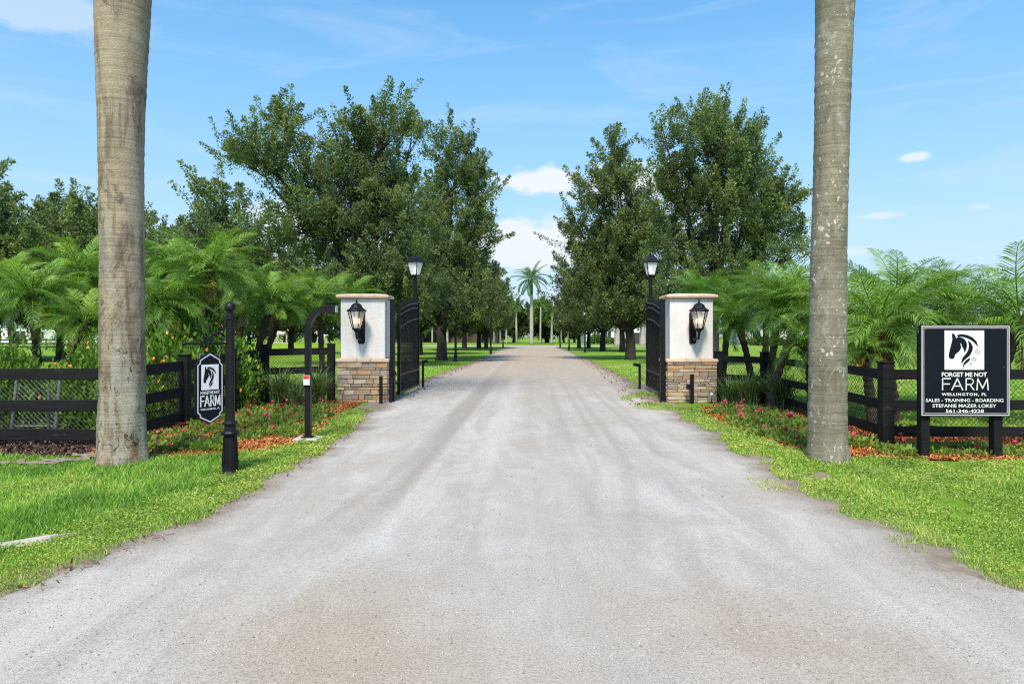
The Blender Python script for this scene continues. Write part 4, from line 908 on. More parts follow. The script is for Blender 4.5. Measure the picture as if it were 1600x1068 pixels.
for x in (-.13, .13):
    for k in range(3):
        z = 1.40+.055*k; mb = MB(); mb.tube([(x+(.014*math.cos(q) if k % 2 else 0), (0 if k % 2 else .014*math.cos(q)), z+.03*math.sin(q)) for q in np.linspace(0, 6.283, 11)], .004, 5, False); mb.build('chain_link', M['galvanised'], t, world=False)

# gooseneck keypad post
GX, GY = -3.20, 10.75
t = empty('keypad_post', (GX, GY, 0), 0, 'black gooseneck keypad post on a concrete pad left of drive', 'keypad post')
MB().box(GX-.20, GX+.19, GY-.19, GY+.19, -.05, .065).build('pad', M['concrete'], t, bevel=.015)
MB().box(GX-.09, GX+.09, GY-.09, GY+.09, .0655, .08).build('base_plate', M['black_metal'], t, bevel=.003)
mb = MB(); arc = [(GX, GY, .08), (GX, GY, 1.78)]+[(GX+.30-.30*math.cos(a), GY, 1.78+.30*math.sin(a)) for a in np.linspace(.15, 1.5, 9)]
for k in range(len(arc)-1): pass
sq = []; mbv = MB(); i0 = 0
for k, p in enumerate(arc):
    p = Vector(p); d = (Vector(arc[min(k+1, len(arc)-1)])-Vector(arc[max(k-1, 0)])).normalized(); nn = Vector((d.z, 0, -d.x))*.044
    for q in (-nn+Vector((0, -.044, 0)), nn+Vector((0, -.044, 0)), nn+Vector((0, .044, 0)), -nn+Vector((0, .044, 0))): mbv.v.append(tuple(p+q))
    if k:
        for j in range(4): mbv.f.append((k*4-4+j, k*4-4+(j+1) % 4, k*4+(j+1) % 4, k*4+j))
mbv.f.append((len(arc)*4-4, len(arc)*4-3, len(arc)*4-2, len(arc)*4-1)); mbv.build('gooseneck', M['black_metal'], t, recalc=True)
o = MB().box(GX+.30, GX+.44, GY-.10, GY+.10, 2.0, 2.16).build('keypad_box', M['black_metal'], t, bevel=.006)
MB().box(GX+.443, GX+.45, GY-.07, GY+.07, 2.02, 2.13).build('keypad_face', M['grey_plastic'], o)
MB().box(GX+.285, GX+.455, GY-.115, GY+.115, 2.162, 2.175).build('keypad_hood', M['black_metal'], o)
o = MB().box(GX-.055, GX+.045, GY-.075, GY-.050, .885, 1.04).build('notice_box', M['grey_plastic'], t, bevel=.004)
MB().box(GX-.05, GX+.04, GY-.0775, GY-.0752, .985, 1.035).build('notice_red', M['red'], o)

# pale concrete edging in the verge, dry palm sheaths by the trunk
t = tag(MB().tube([(-4.7, 4.75, .012), (-4.1, 5.12, .014), (-3.72, 5.5, .014), (-3.62, 5.72, .0)], [.05, .05, .045, .02], 6).build('edging_strip', M['concrete']), 'pale concrete edging strip sunk in the left grass', 'edging')
def sheath(x, y, l, w, a, z, label):
    mb = MB(); n = 7; ca, sa = math.cos(a), math.sin(a)
    for k in range(n):
        u = k/(n-1)-.5; ww = w*(1-abs(u)*.9)
        for j, s in enumerate((-1, -.4, .3, 1)):
            lx_, ly_ = u*l, s*ww/2+.02*math.sin(k*1.7); mb.v.append((x+lx_*ca-ly_*sa, y+lx_*sa+ly_*ca, z+.03*(1-s*s)+.015*math.sin(k*2.3+j)))
    for k in range(n-1):
        for j in range(3): mb.f.append((k*4+j, k*4+4+j, k*4+5+j, k*4+1+j))
    o = tag(mb.build('palm_sheath', M['sheath']), label, 'palm debris', 'dry debris by the left palm'); sm = o.modifiers.new('thickness', 'SOLIDIFY'); sm.thickness = .015; return o
sheath(-5.75, 8.85, .55, .16, .25, .05, 'widest dry palm sheath lying against the left palm base')
sheath(-5.95, 8.62, .50, .07, .12, .05, 'thin dry palm sheath lying in front of the wide one')
sheath(-6.35, 8.66, .32, .06, .5, .05, 'short dry palm sheath farthest left of the palm base')
sheath(-5.55, 9.1, .6, .12, -.1, .06, 'dry palm sheath on dark mulch behind the others')

# ------------------------------------------------------------------ palm fronds (shared meshes)
def frond_mesh(name, L, leaf, droop, pairs, mat, seed, width=.02, vee=.45, hang=.25, sparse=1.0, petiole=.12, tone=.5):
    """frond along +y from the origin, arching down; leaflets both sides"""
    g = np.random.default_rng(seed); t = np.linspace(0, 1, 24)
    ang = -droop*t**1.4; dy = np.cos(ang); dz = np.sin(ang); y = np.concatenate([[0], np.cumsum((dy[1:]+dy[:-1])/2)/23])*L; z = np.concatenate([[0], np.cumsum((dz[1:]+dz[:-1])/2)/23])*L
    side = g.normal(0, .05); x = side*t**2*L
    V, T3, Q4, A = [], [], [], []; off = 0
    # rachis: three-sided rod
    r = .014*L**.5*(1-t*.85)
    for k in range(24):
        V += [(x[k]-r[k], y[k], z[k]), (x[k]+r[k], y[k], z[k]), (x[k], y[k], z[k]-r[k]*1.5)]; A += [.75]*3
    for k in range(23):
        for j in range(3): Q4.append((k*3+j, k*3+(j+1) % 3, k*3+3+(j+1) % 3, k*3+3+j))
    off = 72
    for i in range(pairs):
        u = petiole+(1-petiole)*(i+.5)/pairs
        for s in (-1, 1):
            if g.random() > sparse: continue
            uu = min(.999, u+g.normal(0, .004)); p = np.array([np.interp(uu, t, x), np.interp(uu, t, y), np.interp(uu, t, z)]); a = np.interp(uu, t, ang)
            fwd = np.array([0, math.cos(a), math.sin(a)]); up = np.array([0, -math.sin(a), math.cos(a)]); sd_ = np.array([s, 0, 0.])
            ll = leaf*(.35+.65*math.sin(math.pi*min(1, .12+.86*uu))**.7)*(.85+.3*g.random())*(1.0 if uu < .93 else .7)
            ahead = .45+.75*uu; d = sd_+fwd*ahead+up*(vee+g.normal(0, .12)); d /= np.linalg.norm(d)
            d2 = d+np.array([0, 0, -hang*(1+g.random())*2.0]); d2 /= np.linalg.norm(d2)
            w = width*(.8+.4*g.random()); wv = np.cross(d, up); wv = wv/np.linalg.norm(wv)*w/2
            m = p+d*ll*.5; e = m+d2*ll*.5
            V += [p-wv*.5, p+wv*.5, m+wv, m-wv, e]; Q4.append((off, off+1, off+2, off+3)); T3.append((off+3, off+2, off+4)); A += [float(np.clip(g.normal(tone, .2), 0, 1))]*5; off += 5
    return np_mesh(name, np.array(V, float), [np.array(Q4), np.array(T3)], mat, False, {'rnd': A})
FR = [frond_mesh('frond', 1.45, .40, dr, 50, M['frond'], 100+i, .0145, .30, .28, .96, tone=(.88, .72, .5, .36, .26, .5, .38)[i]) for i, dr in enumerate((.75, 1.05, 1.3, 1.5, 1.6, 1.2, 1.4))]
FY = [frond_mesh('frond', 1.35, .36, 1.5, 42, M['frond_yellow'], 120, .0125, .3, .35, .93), frond_mesh('frond', 1.3, .36, 1.2, 42, M['frond_yellow'], 121, .0125, .3, .35, .93)]
FG = [frond_mesh('frond', 1.25, .32, 1.7, 36, M['frond_gold'], 125, .014, .25, .4, .9)]
FD = [frond_mesh('frond', 1.0, .24, 1.2, 24, M['frond_dead'], 127+i, .013, .1, .6, .7) for i in range(2)]
FRR = [frond_mesh('frond', 3.4, .75, dr, 46, M['frond_royal'], 130+i, .055, .25, .45) for i, dr in enumerate((.7, 1.2, 1.7))]
FS = [frond_mesh('frond', 1.9, .48, dr, 48, M['frond'], 140+i, .017, .2, .38, .94, tone=(.75, .5, .3)[i]) for i, dr in enumerate((.9, 1.25, 1.5))]

def lumpy_tube(pts, radii, n, g, amp, rings=3):
    """tapering trunk with an uneven surface"""
    P = [Vector(p) for p in pts]; m = len(P); V = []; Fq = []
    for k, p in enumerate(P):
        d = (P[min(k+1, m-1)]-P[max(k-1, 0)]).normalized(); a = Vector((1, 0, 0)); a = (a-d*a.dot(d)).normalized(); b2 = d.cross(a)
        for j in range(n):
            q = 2*math.pi*j/n; rr = radii[k]*(1+g.uniform(-amp, amp)); V.append(tuple(p+(a*math.cos(q)+b2*math.sin(q))*rr))
    for k in range(m-1):
        for j in range(n): Fq.append((k*n+j, k*n+(j+1) % n, k*n+n+(j+1) % n, k*n+n+j))
    mb = MB(); mb.v = V; mb.f = Fq+[tuple(reversed(range(n))), tuple((m-1)*n+j for j in range(n))]; return mb
def date_palm(px, py, Y, base_dx, label, nf=44, size=1.0, gold=0, yellow=2, seed=0, base_dy=0.0, fr=None, r0=.085):
    """crown centre seen at photo column/row px, py and depth Y; the foot stands base_dx to the side"""
    g = random.Random(seed*13+5); X = (px-800)*Y/F; z = HC+(525-py)*Y/F
    t = empty('date_palm', (X+base_dx, Y+base_dy, 0), 0, label, 'palm', 'dwarf date palms behind the fences')
    n = 12; pts = [(-base_dx*0+(-base_dx)*(k/n)**1.4, -base_dy*(k/n)**1.4, z*k/n) for k in range(n+1)]; pts[0] = (0, 0, -.1)
    rad = [r0*(1.15 if k == 0 else 1)*(1+.55*max(0, (k/n-.72)/.28)**1.2) for k in range(n+1)]
    P2, R2 = [], []
    for k in range(n):
        for s in (0, .5): P2.append(tuple(Vector(pts[k]).lerp(Vector(pts[k+1]), s))); R2.append((rad[k]*(1-s)+rad[k+1]*s)*(1.12 if s else .92))
    P2.append(pts[-1]); R2.append(rad[-1]*.8)
    lumpy_tube(P2, R2, 9, g, .14).build('trunk', M['palm_bark'], t, world=False)
    top = Vector(pts[-1]); fr = fr or FR
    mb = MB()                                                    # old leaf bases hanging under the crown
    for k in range(16):
        a = k*2.4; h = -.05-.3*(k/16); mb.bar(top+Vector((.06*math.cos(a), .06*math.sin(a), h)), top+Vector((.21*math.cos(a), .21*math.sin(a), h+.12+.1*g.random()-.25*(k % 2))), .035, .02)
    mb.build('leaf_bases', M['palm_bark'], t, world=False)
    nf = int(nf*.98)
    for k in range(3):
        mobj('dead_frond', FD[k % 2], t, tuple(top+Vector((0, 0, -.14))), (-1.15+g.uniform(-.25, .25), 0, g.uniform(0, 6.28)), (.75*size,)*3)
    for k in range(nf):
        u = (k+.5)/nf; a = k*2.39996+g.uniform(-.2, .2); elv = 1.16-1.36*u**.9+g.uniform(-.12, .12)
        if k >= nf-gold: me = FG[0]
        elif k >= nf-gold-yellow: me = g.choice(FY)
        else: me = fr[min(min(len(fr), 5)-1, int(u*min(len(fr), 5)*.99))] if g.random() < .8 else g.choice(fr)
        s = .70*size*(.78+.34*math.sin(math.pi*min(1, .25+u*.7)))*g.uniform(.9, 1.1)
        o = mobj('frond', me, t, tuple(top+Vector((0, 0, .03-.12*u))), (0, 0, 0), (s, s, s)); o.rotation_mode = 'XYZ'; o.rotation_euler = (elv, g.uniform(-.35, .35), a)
    return t
LP = [ # px, py, Y, base_dx, label, fronds, size, gold, yellow
 (52, 465, 14.8, .12, 'feathery date palm over dark shrub at far left edge', 44, 1.15, 0, 4),
 (128, 432, 16.8, -.2, 'tall date palm just left of the brown palm trunk', 46, 1.2, 0, 1),
 (8, 440, 19.5, .3, 'date palm at the left picture edge behind the shrub', 40, 1.15, 0, 3),
 (132, 505, 14.2, .3, 'low date palm drooping behind the brown royal palm trunk', 40, .95, 0, 1),
 (252, 478, 14.6, .1, 'low date palm right of the brown palm above lantana', 44, 1.15, 0, 2),
 (262, 415, 19, .2, 'taller date palm behind, between brown palm and upright palm', 44, 1.2, 0, 0),
 (326, 425, 15.6, .05, 'upright date palm with brown trunk behind the sign post', 50, 1.25, 1, 2),
 (384, 448, 19.5, -.3, 'date palm right behind the ball topped sign post', 42, 1.15, 1, 2),
 (424, 470, 17.6, -.55, 'leaning date palm with dark trunk at the fence corner', 42, 1.05, 0, 1),
 (444, 478, 18.6, -.75, 'leaning date palm with golden fronds behind left fence', 40, .95, 4, 3),
 (497, 468, 20.5, .15, 'date palm above the gooseneck keypad post', 44, 1.2, 1, 2),
 (540, 470, 22.5, -.1, 'date palm rising behind the left white pillar', 42, 1.2, 0, 2)]
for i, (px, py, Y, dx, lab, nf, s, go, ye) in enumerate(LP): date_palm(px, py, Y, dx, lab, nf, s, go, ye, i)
RP = [
 (1094, 462, 22.5, .15, 'date palm with yellow fronds rising behind right pillar', 40, 1.15, 2, 6, 0),
 (1140, 478, 20, -.2, 'date palm just right of the right white pillar', 42, 1.1, 0, 2, 0),
 (1152, 500, 18.4, .45, 'leaning date palm with drooping crown beyond right fence end', 40, 1.0, 0, 2, 0),
 (1198, 468, 19.5, -.05, 'date palm with brown leaf bases over corner fence post', 40, 1.1, 0, 1, 0),
 (1220, 468, 16.4, -.3, 'full date palm left of the spotted grey royal palm', 48, 1.3, 0, 1, 0),
 (1256, 482, 15.2, -.75, 'leaning date palm half hidden by the spotted royal palm', 46, 1.25, 0, 1, 0),
 (1262, 540, 13.9, .1, 'low drooping date palm touching the right fence rail', 26, .8, 0, 1, 0),
 (1376, 512, 13.2, .3, 'large date palm between spotted royal palm and sign', 48, 1.3, 2, 3, 1),
 (1398, 478, 15.2, -.2, 'taller date palm behind the large one beside the sign', 46, 1.35, 0, 1, 1),
 (1350, 545, 12.4, .15, 'low date palm hanging over the fence beside royal palm', 24, .75, 2, 2, 0),
 (1492, 487, 15.5, .4, 'dark date palm rising right behind the big sign', 44, 1.25, 1, 2, 1),
 (1594, 500, 13.0, -.5, 'loose crowned date palm at the right picture edge', 36, 1.25, 0, 2, 1)]
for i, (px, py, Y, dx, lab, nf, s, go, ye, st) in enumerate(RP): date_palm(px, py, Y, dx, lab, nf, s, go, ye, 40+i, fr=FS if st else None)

# ------------------------------------------------------------------ royal palms framing the drive
def royal_palm(x, y, prof, mat, label, seed, lean=(0, 0), top=18.5, cracks=True):
    """prof: (height, radius); the crown stands above the frame"""
    g = random.Random(seed); t = empty('royal_palm', (x, y, 0), 0, label, 'palm', 'royal palms framing the drive')
    zs = np.concatenate([np.arange(-.1, top, .05)]); n = 40; hz, hr, hx = zip(*prof); V = []; Fq = []
    rg = np.random.default_rng(seed); ph = rg.random(8)*6.28
    for k, z in enumerate(zs):
        r = np.interp(z, hz, hr); cx = np.interp(z, hz, hx); jit = rg.normal(0, .002)
        if k % 3 == 0: r -= .003
        for j in range(n):
            q = 2*math.pi*j/n; amp = .012*max(0, 1-z/2.2) if cracks else .004*max(0, 1-z/1.5)
            rr = r+jit+amp*(math.sin(3*q+ph[0]+z*1.3)+.8*math.sin(7*q+ph[1]-z*3)+.7*math.sin(5*q+z*6+ph[2]))+(.03*max(0, .25-z)/.25*(1+.5*math.sin(9*q+ph[3])))
            V.append((cx+rr*math.cos(q), rr*math.sin(q), z))
    m = len(zs)
    for k in range(m-1):
        for j in range(n): Fq.append((k*n+j, k*n+(j+1) % n, k*n+n+(j+1) % n, k*n+n+j))
    mobj('trunk', np_mesh('trunk', np.array(V), np.array(Fq), mat, True), t)
    cx = hx[-1]; rt = hr[-1]
    MB().lathe([(rt*.95, top-.06), (rt*1.05, top+.2), (rt*.8, top+1.2), (rt*.4, top+2.0), (.05, top+2.2)], 20, (cx, 0, 0)).build('crownshaft', M['frond_royal'], t, world=False, smooth=True)
    for k in range(13):
        o = mobj('frond', FRR[k % 3], t, (cx, 0, top+1.9), (1.25-1.5*k/13, g.uniform(-.3, .3), k*2.4), (1.1,)*3)
    return t
royal_palm(-4.99, 8.78, [(-0.1, 0.3019, -0.01), (0.0, 0.2931, -0.01), (0.25, 0.2782, 0), (0.9, 0.2669, 0), (2.7, 0.2581, -0.01), (3.9, 0.2625, -0.02), (4.6, 0.2782, -0.02), (5.2, 0.3019, -0.015), (5.9, 0.3281, 0), (6.6, 0.3369, 0.01), (9, 0.3062, 0.02), (14, 0.2537, 0.03), (18.5, 0.2013, 0.03)], M['royal_brown'], 'thick brownish royal palm trunk left of the drive', 2)
royal_palm(4.15, 9.0, [(-0.1, 0.2625, -0.01), (0, 0.2516, 0), (0.6, 0.2425, 0), (1.6, 0.2335, 0.0), (2.7, 0.2226, 0.01), (3.8, 0.2172, 0.04), (4.6, 0.219, 0.06), (5.3, 0.2281, 0.075), (6.05, 0.2425, 0.095), (8, 0.2534, 0.12), (13, 0.2172, 0.15), (18.5, 0.181, 0.16)], M['royal_grey'], 'grey royal palm trunk with white lichen spots right of drive', 5, cracks=False)

# ------------------------------------------------------------------ oaks
def oak_meshes(lobes, trunk_h, trunk_r, leaves, seed, leaf=(.135, .066), mat='oak_leaf', plume=(1.7, .5), per=190, updir=.9, gap=0.0):
    """lobes: (cx, cy, cz, rx, ry, rz) in metres from the foot. Returns trunk and crown meshes"""
    g = np.random.default_rng(seed); pr = random.Random(seed); mb = MB()
    top = Vector((pr.uniform(-.1, .1), 0, trunk_h))
    mb.tube([(0, 0, -.15), (0, 0, .15), (.02, 0, trunk_h*.5), tuple(top)], [trunk_r*1.5, trunk_r*1.1, trunk_r*.92, trunk_r*.85], 10)
    vol = np.array([l[3]*l[4]*l[5] for l in lobes])**.75; vol /= vol.sum(); npl = leaves//per
    Ps, Ds, Ls, Rs = [], [], [], []
    zmin = min(l[2]-l[5] for l in lobes); zmax = max(l[2]+l[5] for l in lobes)
    for li, l in enumerate(lobes):
        c = Vector(l[:3]); s0 = top.lerp(Vector((0, 0, trunk_h*.75)), pr.random()*.5); mid = s0.lerp(c, .5)+Vector((0, 0, (c.z-s0.z)*.12-.2*(c.x**2+c.y**2)**.5*.3))
        br = trunk_r*.5*min(1.2, (vol[li]*len(lobes))**.5)
        mb.tube([tuple(s0), tuple(s0.lerp(mid, .5)+Vector((pr.uniform(-.2, .2), pr.uniform(-.2, .2), 0))), tuple(mid), tuple(mid.lerp(c, .6)), tuple(c+Vector((0, 0, l[5]*.4)))], [br, br*.8, br*.6, br*.4, br*.12], 6)
        k = max(3, int(npl*vol[li]))
        for _ in range(k):
            d = g.normal(size=3); d /= np.linalg.norm(d); rr = g.random()**.45*.92; p = np.array(l[:3])+d*rr*np.array(l[3:])
            axis = d*.8*np.array([1, 1, .5])+np.array([0, 0, updir])+g.normal(0, .3, 3); axis /= np.linalg.norm(axis)
            ln = plume[0]*(.55+.8*g.random()); rad = plume[1]*(.7+.6*g.random())
            if g.random() < .22: ln *= 1.55; rad *= .62
            if g.random() < .55: mb.tube([tuple(c.lerp(mid, .3*g.random())), tuple((c+Vector(p))/2+Vector((0, 0, -.15))), tuple(Vector(p)+Vector(axis)*ln*.7)], [br*.16+.012, .022, .006], 3, False)
            n = int(per*(.6+.8*g.random())); u = g.random(n)**.85; q = g.normal(size=(n, 3)); q -= (q@axis)[:, None]*axis
            P = p+axis*(u*ln)[:, None]+q*(rad*(1-u*.82)*.62)[:, None]
            Ps.append(P); Ds.append(q*.8+axis*.7+g.normal(0, .45, (n, 3))); Ls.append(leaf[0]*(.6+.75*g.random(n)))
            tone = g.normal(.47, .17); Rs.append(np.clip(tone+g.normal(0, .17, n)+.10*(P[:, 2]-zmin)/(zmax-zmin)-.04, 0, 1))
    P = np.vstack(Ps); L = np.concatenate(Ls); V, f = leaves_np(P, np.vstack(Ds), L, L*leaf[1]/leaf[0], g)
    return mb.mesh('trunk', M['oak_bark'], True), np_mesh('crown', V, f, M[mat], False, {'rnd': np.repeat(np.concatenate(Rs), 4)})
def place_tree(name, meshes, loc, label, rz=0.0, s=(1, 1, 1), cat='tree', group=None):
    t = empty(name, loc, rz, label, cat, group); t.scale = s
    mobj('trunk', meshes[0], t); mobj('crown', meshes[1], t); return t
def lobes_px(px0, Y, L, dep=.8):
    k = Y/F; out_ = []; pr = random.Random(int(px0))
    for (cx, cy, rx_, ry_, *dy_) in L: out_.append(((cx-px0)*k, dy_[0] if dy_ else pr.uniform(-.9, .9)*1.2, HC+(525-cy-4)*k, rx_*k, (rx_+ry_)/2*k*dep, ry_*k))
    return out_
hero = [
 ('live_oak', 578, 36, [(385,245,48,22),(420,250,62,42),(440,185,36,36),(470,285,50,50),(600,205,52,48),(555,235,40,50),(640,215,20,34),(590,290,62,56),(480,350,70,42),(545,340,70,56),(625,330,62,60),(430,385,36,14),(520,405,60,34),(630,420,72,52),(585,440,60,50),(500,440,30,18),(620,475,72,30),(540,465,50,26),(545,285,46,46)], 'tall spreading live oak left of the lane nearest the gate', 172000, 2.6, .42),
 ('live_oak', 690, 47, [(698,225,26,30),(712,270,44,44),(745,300,26,36),(690,330,50,50),(740,360,34,48),(700,400,62,52),(650,440,50,46),(735,440,44,50),(690,465,66,36),(718,478,52,34,-3.6),(655,488,44,20),(745,470,34,34,-2.6)], 'live oak left of the lane, second from the gate', 118000, 2.3, .36),
 ('live_oak', 1112, 38, [(1030,205,16,28),(1042,262,28,40),(1108,195,44,34),(1118,230,60,48),(1165,260,44,50),(1185,310,52,42),(1235,310,24,34),(1075,310,52,52),(1130,320,62,54),(1215,355,46,40),(1160,385,70,40),(1070,385,60,44),(1110,440,66,40),(1215,400,34,26),(1060,470,50,34),(1150,455,50,30)], 'tall spreading live oak right of the lane nearest the gate', 162000, 2.6, .42),
 ('live_oak', 985, 48, [(955,240,22,30),(965,285,40,34),(925,315,34,36),(985,320,46,42),(915,365,36,42),(965,385,60,52),(1015,370,36,50),(905,430,34,42),(960,455,64,46),(1015,450,46,46),(890,470,22,30),(950,488,66,22),(1020,485,40,24)], 'live oak right of the lane, second from the gate', 114000, 2.3, .36)]
for k, (nm, px0, Y, L, lab, nl, th, tr) in enumerate(hero):
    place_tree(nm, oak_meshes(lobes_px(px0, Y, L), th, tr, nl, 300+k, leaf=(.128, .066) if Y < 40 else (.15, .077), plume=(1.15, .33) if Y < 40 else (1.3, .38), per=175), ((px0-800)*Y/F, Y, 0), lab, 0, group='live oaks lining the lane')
gen = [(0, 0, 5, 3.6, 3.6, 2.4), (1.5, .6, 7.2, 2.6, 2.6, 2.2), (-1.6, -.6, 7.6, 2.6, 2.6, 2.3), (.2, 0, 9.6, 2.0, 2.0, 2.0), (-2.6, .8, 4.6, 1.8, 1.8, 1.6), (2.7, -.8, 4.4, 1.8, 1.8, 1.5), (0, -2, 4.6, 2.2, 1.6, 1.7), (0, 2.2, 5.2, 2.2, 1.6, 1.9), (-1.6, -1.4, 3.0, 2.2, 1.6, .9), (1.8, -1.2, 3.0, 2.0, 1.6, .9), (0, 1.6, 3.1, 2.6, 1.6, .9)]
G1 = oak_meshes(gen, 1.9, .28, 70000, 411, (.19, .09), plume=(1.25, .38), per=160)
gen2 = [(0, 0, 4.4, 3.2, 3.2, 2.0), (1.9, 0, 6.4, 2.2, 2.2, 1.8), (-1.4, .5, 6.9, 2.1, 2.1, 2.0), (.6, -.5, 8.8, 1.5, 1.5, 1.9), (-2.4, 0, 4.8, 1.7, 1.7, 1.5), (2.6, .4, 4.2, 1.6, 1.6, 1.3), (-1.5, -1, 2.8, 2.2, 1.6, .9), (1.6, .8, 2.8, 2.2, 1.6, .9)]
G2 = oak_meshes(gen2, 1.8, .27, 56000, 412, (.19, .09), plume=(1.25, .38), per=160)
lane = [(-8.27, 61, G1, 1.12, .4, 'live oak trunk third left of the lane behind the gate lamp'), (-8.25, 82, G2, 1.25, 1.2, 'live oak left of lane, thick trunk, fourth from gate'), (-5.55, 80, G1, 1.05, 2.0, 'live oak left of lane with slim trunk, fifth from gate'), (-4.6, 95, G2, 1.15, 3.0, 'live oak left of lane, sixth from gate'), (-3.4, 90, G1, .95, 4.2, 'live oak left of lane closest to the road end'),
        (11.6, 72, G1, 1.15, .9, 'live oak right of lane, third from the gate'), (10.2, 77, G2, 1.2, 2.2, 'live oak right of lane, fourth from the gate'), (10.3, 92, G1, 1.0, 3.3, 'live oak right of lane with slim trunk, fifth from gate'), (8.7, 89, G2, .95, 5.0, 'live oak right of lane nearest the road end')]
for x, y, mm, s, rz, lab in lane: place_tree('live_oak', mm, (x, y, 0), lab, rz, (s, s, s), group='live oaks lining the lane')

# trees behind the left fence, left to right
side = [(-33.5, 42, G1, 1.05, 1.0, 'dark tree top at the far left edge of the picture'), (-28.6, 44, G2, 1.0, 2.0, 'shorter dark tree just left of the brown palm trunk'), (-25.4, 45, G1, .80, .3, 'round dark tree top meeting the brown palm trunk'), (-22.3, 48, G2, .80, 4.0, 'low dark tree just right of the brown palm trunk'), (-25.0, 60, G2, 1.40, 5.0, 'thin crowned dark tree above the upright date palm'), (-20.0, 62, G1, .95, 3.0, 'dark tree behind date palms left of the big oak'), (-39, 48, G2, 1.15, .5, 'dark tree beyond the left picture edge'), (-31.0, 47, G1, .92, 2.6, 'dark tree between the far left trees'), (-27.2, 50, G1, .86, 1.6, 'dense dark tree behind the left palms near the brown trunk'), (-36.0, 47, G1, 1.0, 4.1, 'full dark tree behind the leftmost tree'), (-33.2, 51, G2, 1.12, 3.2, 'rounded dark tree in the left tree mass'), (-29.4, 53, G1, .98, 5.4, 'rounded dark tree right in the left tree mass'), (-25.5, 53, G2, 1.0, .9, 'rounded dark tree behind the brown palm trunk')]
for x, y, mm, s, rz, lab in side: place_tree('background_tree', mm, (x, y, 0), lab, rz, (s*1.05, s*1.05, s), group='trees behind the left date palms')

# ------------------------------------------------------------------ shrubs
def dome_leaves(r, h, n, leaf, g, shell=.55):
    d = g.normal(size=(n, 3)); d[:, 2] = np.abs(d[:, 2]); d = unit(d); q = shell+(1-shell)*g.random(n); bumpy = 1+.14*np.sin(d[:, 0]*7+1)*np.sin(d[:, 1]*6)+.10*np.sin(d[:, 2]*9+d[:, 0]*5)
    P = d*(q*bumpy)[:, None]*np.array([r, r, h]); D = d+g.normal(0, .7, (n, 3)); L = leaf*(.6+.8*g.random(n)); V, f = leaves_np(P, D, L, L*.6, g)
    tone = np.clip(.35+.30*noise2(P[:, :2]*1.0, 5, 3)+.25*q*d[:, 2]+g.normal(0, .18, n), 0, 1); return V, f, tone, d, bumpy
def flower_heads(pts, size, g, npet=7):
    V, fs = [], []; off = 0
    for p in pts:
        nrm = unit(np.array([g.normal(0, .35), -.45+g.normal(0, .3), .8])); a = unit(np.cross(nrm, [0, 0, 1.0])); b2 = np.cross(nrm, a)
        for k in range(npet):
            q = k*6.283/npet+g.random()*.4; dd = a*math.cos(q)+b2*math.sin(q); ss = np.cross(nrm, dd); s = size*(.8+.4*g.random())
            V += [p, p+dd*s*.6+ss*s*.38+nrm*s*.18, p+dd*s, p+dd*s*.6-ss*s*.38+nrm*s*.18]; fs.append((off, off+1, off+2, off+3)); off += 4
    return np.array(V), np.array(fs)
LANT = []
for v in range(3):
    g2 = np.random.default_rng(500+v); V, f, tn, d, bm_ = dome_leaves(.85, .95, 5200, .068, g2, .55)
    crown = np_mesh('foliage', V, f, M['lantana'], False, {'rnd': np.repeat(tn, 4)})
    dd = unit(g2.normal(size=(14, 3))*np.array([1, 1, .8])+np.array([0, -.4, .5])); dd[:, 2] = np.abs(dd[:, 2]); pts = dd*np.array([.9, .9, 1.0])
    fl = [flower_heads([p], .028, g2, 8) for p in pts]; FL = []
    for V2, f2 in fl: FL.append(np_mesh('flower', V2, f2, M['orange'], False, {'rnd': np.repeat(g2.random(len(V2)//4), 4)}))
    st = MB()
    for k in range(9): a = k*.7; st.tube([(.05*math.cos(a), .05*math.sin(a), -.05), (.25*math.cos(a), .25*math.sin(a), .4), (.5*math.cos(a), .5*math.sin(a), .7)], [.02, .014, .006], 4)
    LANT.append((crown, FL, st.mesh('stems', M['palm_bark'])))
lan = [(-9.0, 12.1, 1.0, 1.2, 'dark lantana shrub at the far left fence edge'), (-7.55, 12.4, .92, 1.12, 'lantana shrub left of brown palm over the pipe panel'), (-6.75, 12.0, .7, .95, 'small lantana shrub directly behind the brown palm trunk'), (-10.3, 12.6, 1.0, 1.25, 'lantana shrub beyond the left picture edge by the fence'),
       (-6.75, 13.3, .95, 1.25, 'lantana shrub right of brown palm behind the side fence'), (-7.2, 14.6, 1.0, 1.5, 'bright lantana shrub with orange flowers behind hanging sign'), (-6.55, 15.2, .95, 1.40, 'lantana shrub with yellow leaves left of the sign post'), (-6.75, 16.3, .9, 1.3, 'lantana shrub behind the sign post shaft'), (-8.3, 15.5, 1.1, 1.45, 'lantana shrub farther back behind the brown palm')]
for i, (x, y, s, sz, lab) in enumerate(lan):
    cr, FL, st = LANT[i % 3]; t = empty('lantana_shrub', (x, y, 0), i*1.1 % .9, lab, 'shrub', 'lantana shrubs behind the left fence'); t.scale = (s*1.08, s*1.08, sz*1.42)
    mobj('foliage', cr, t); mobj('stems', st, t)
    for fm in FL: mobj('flower', fm, t)

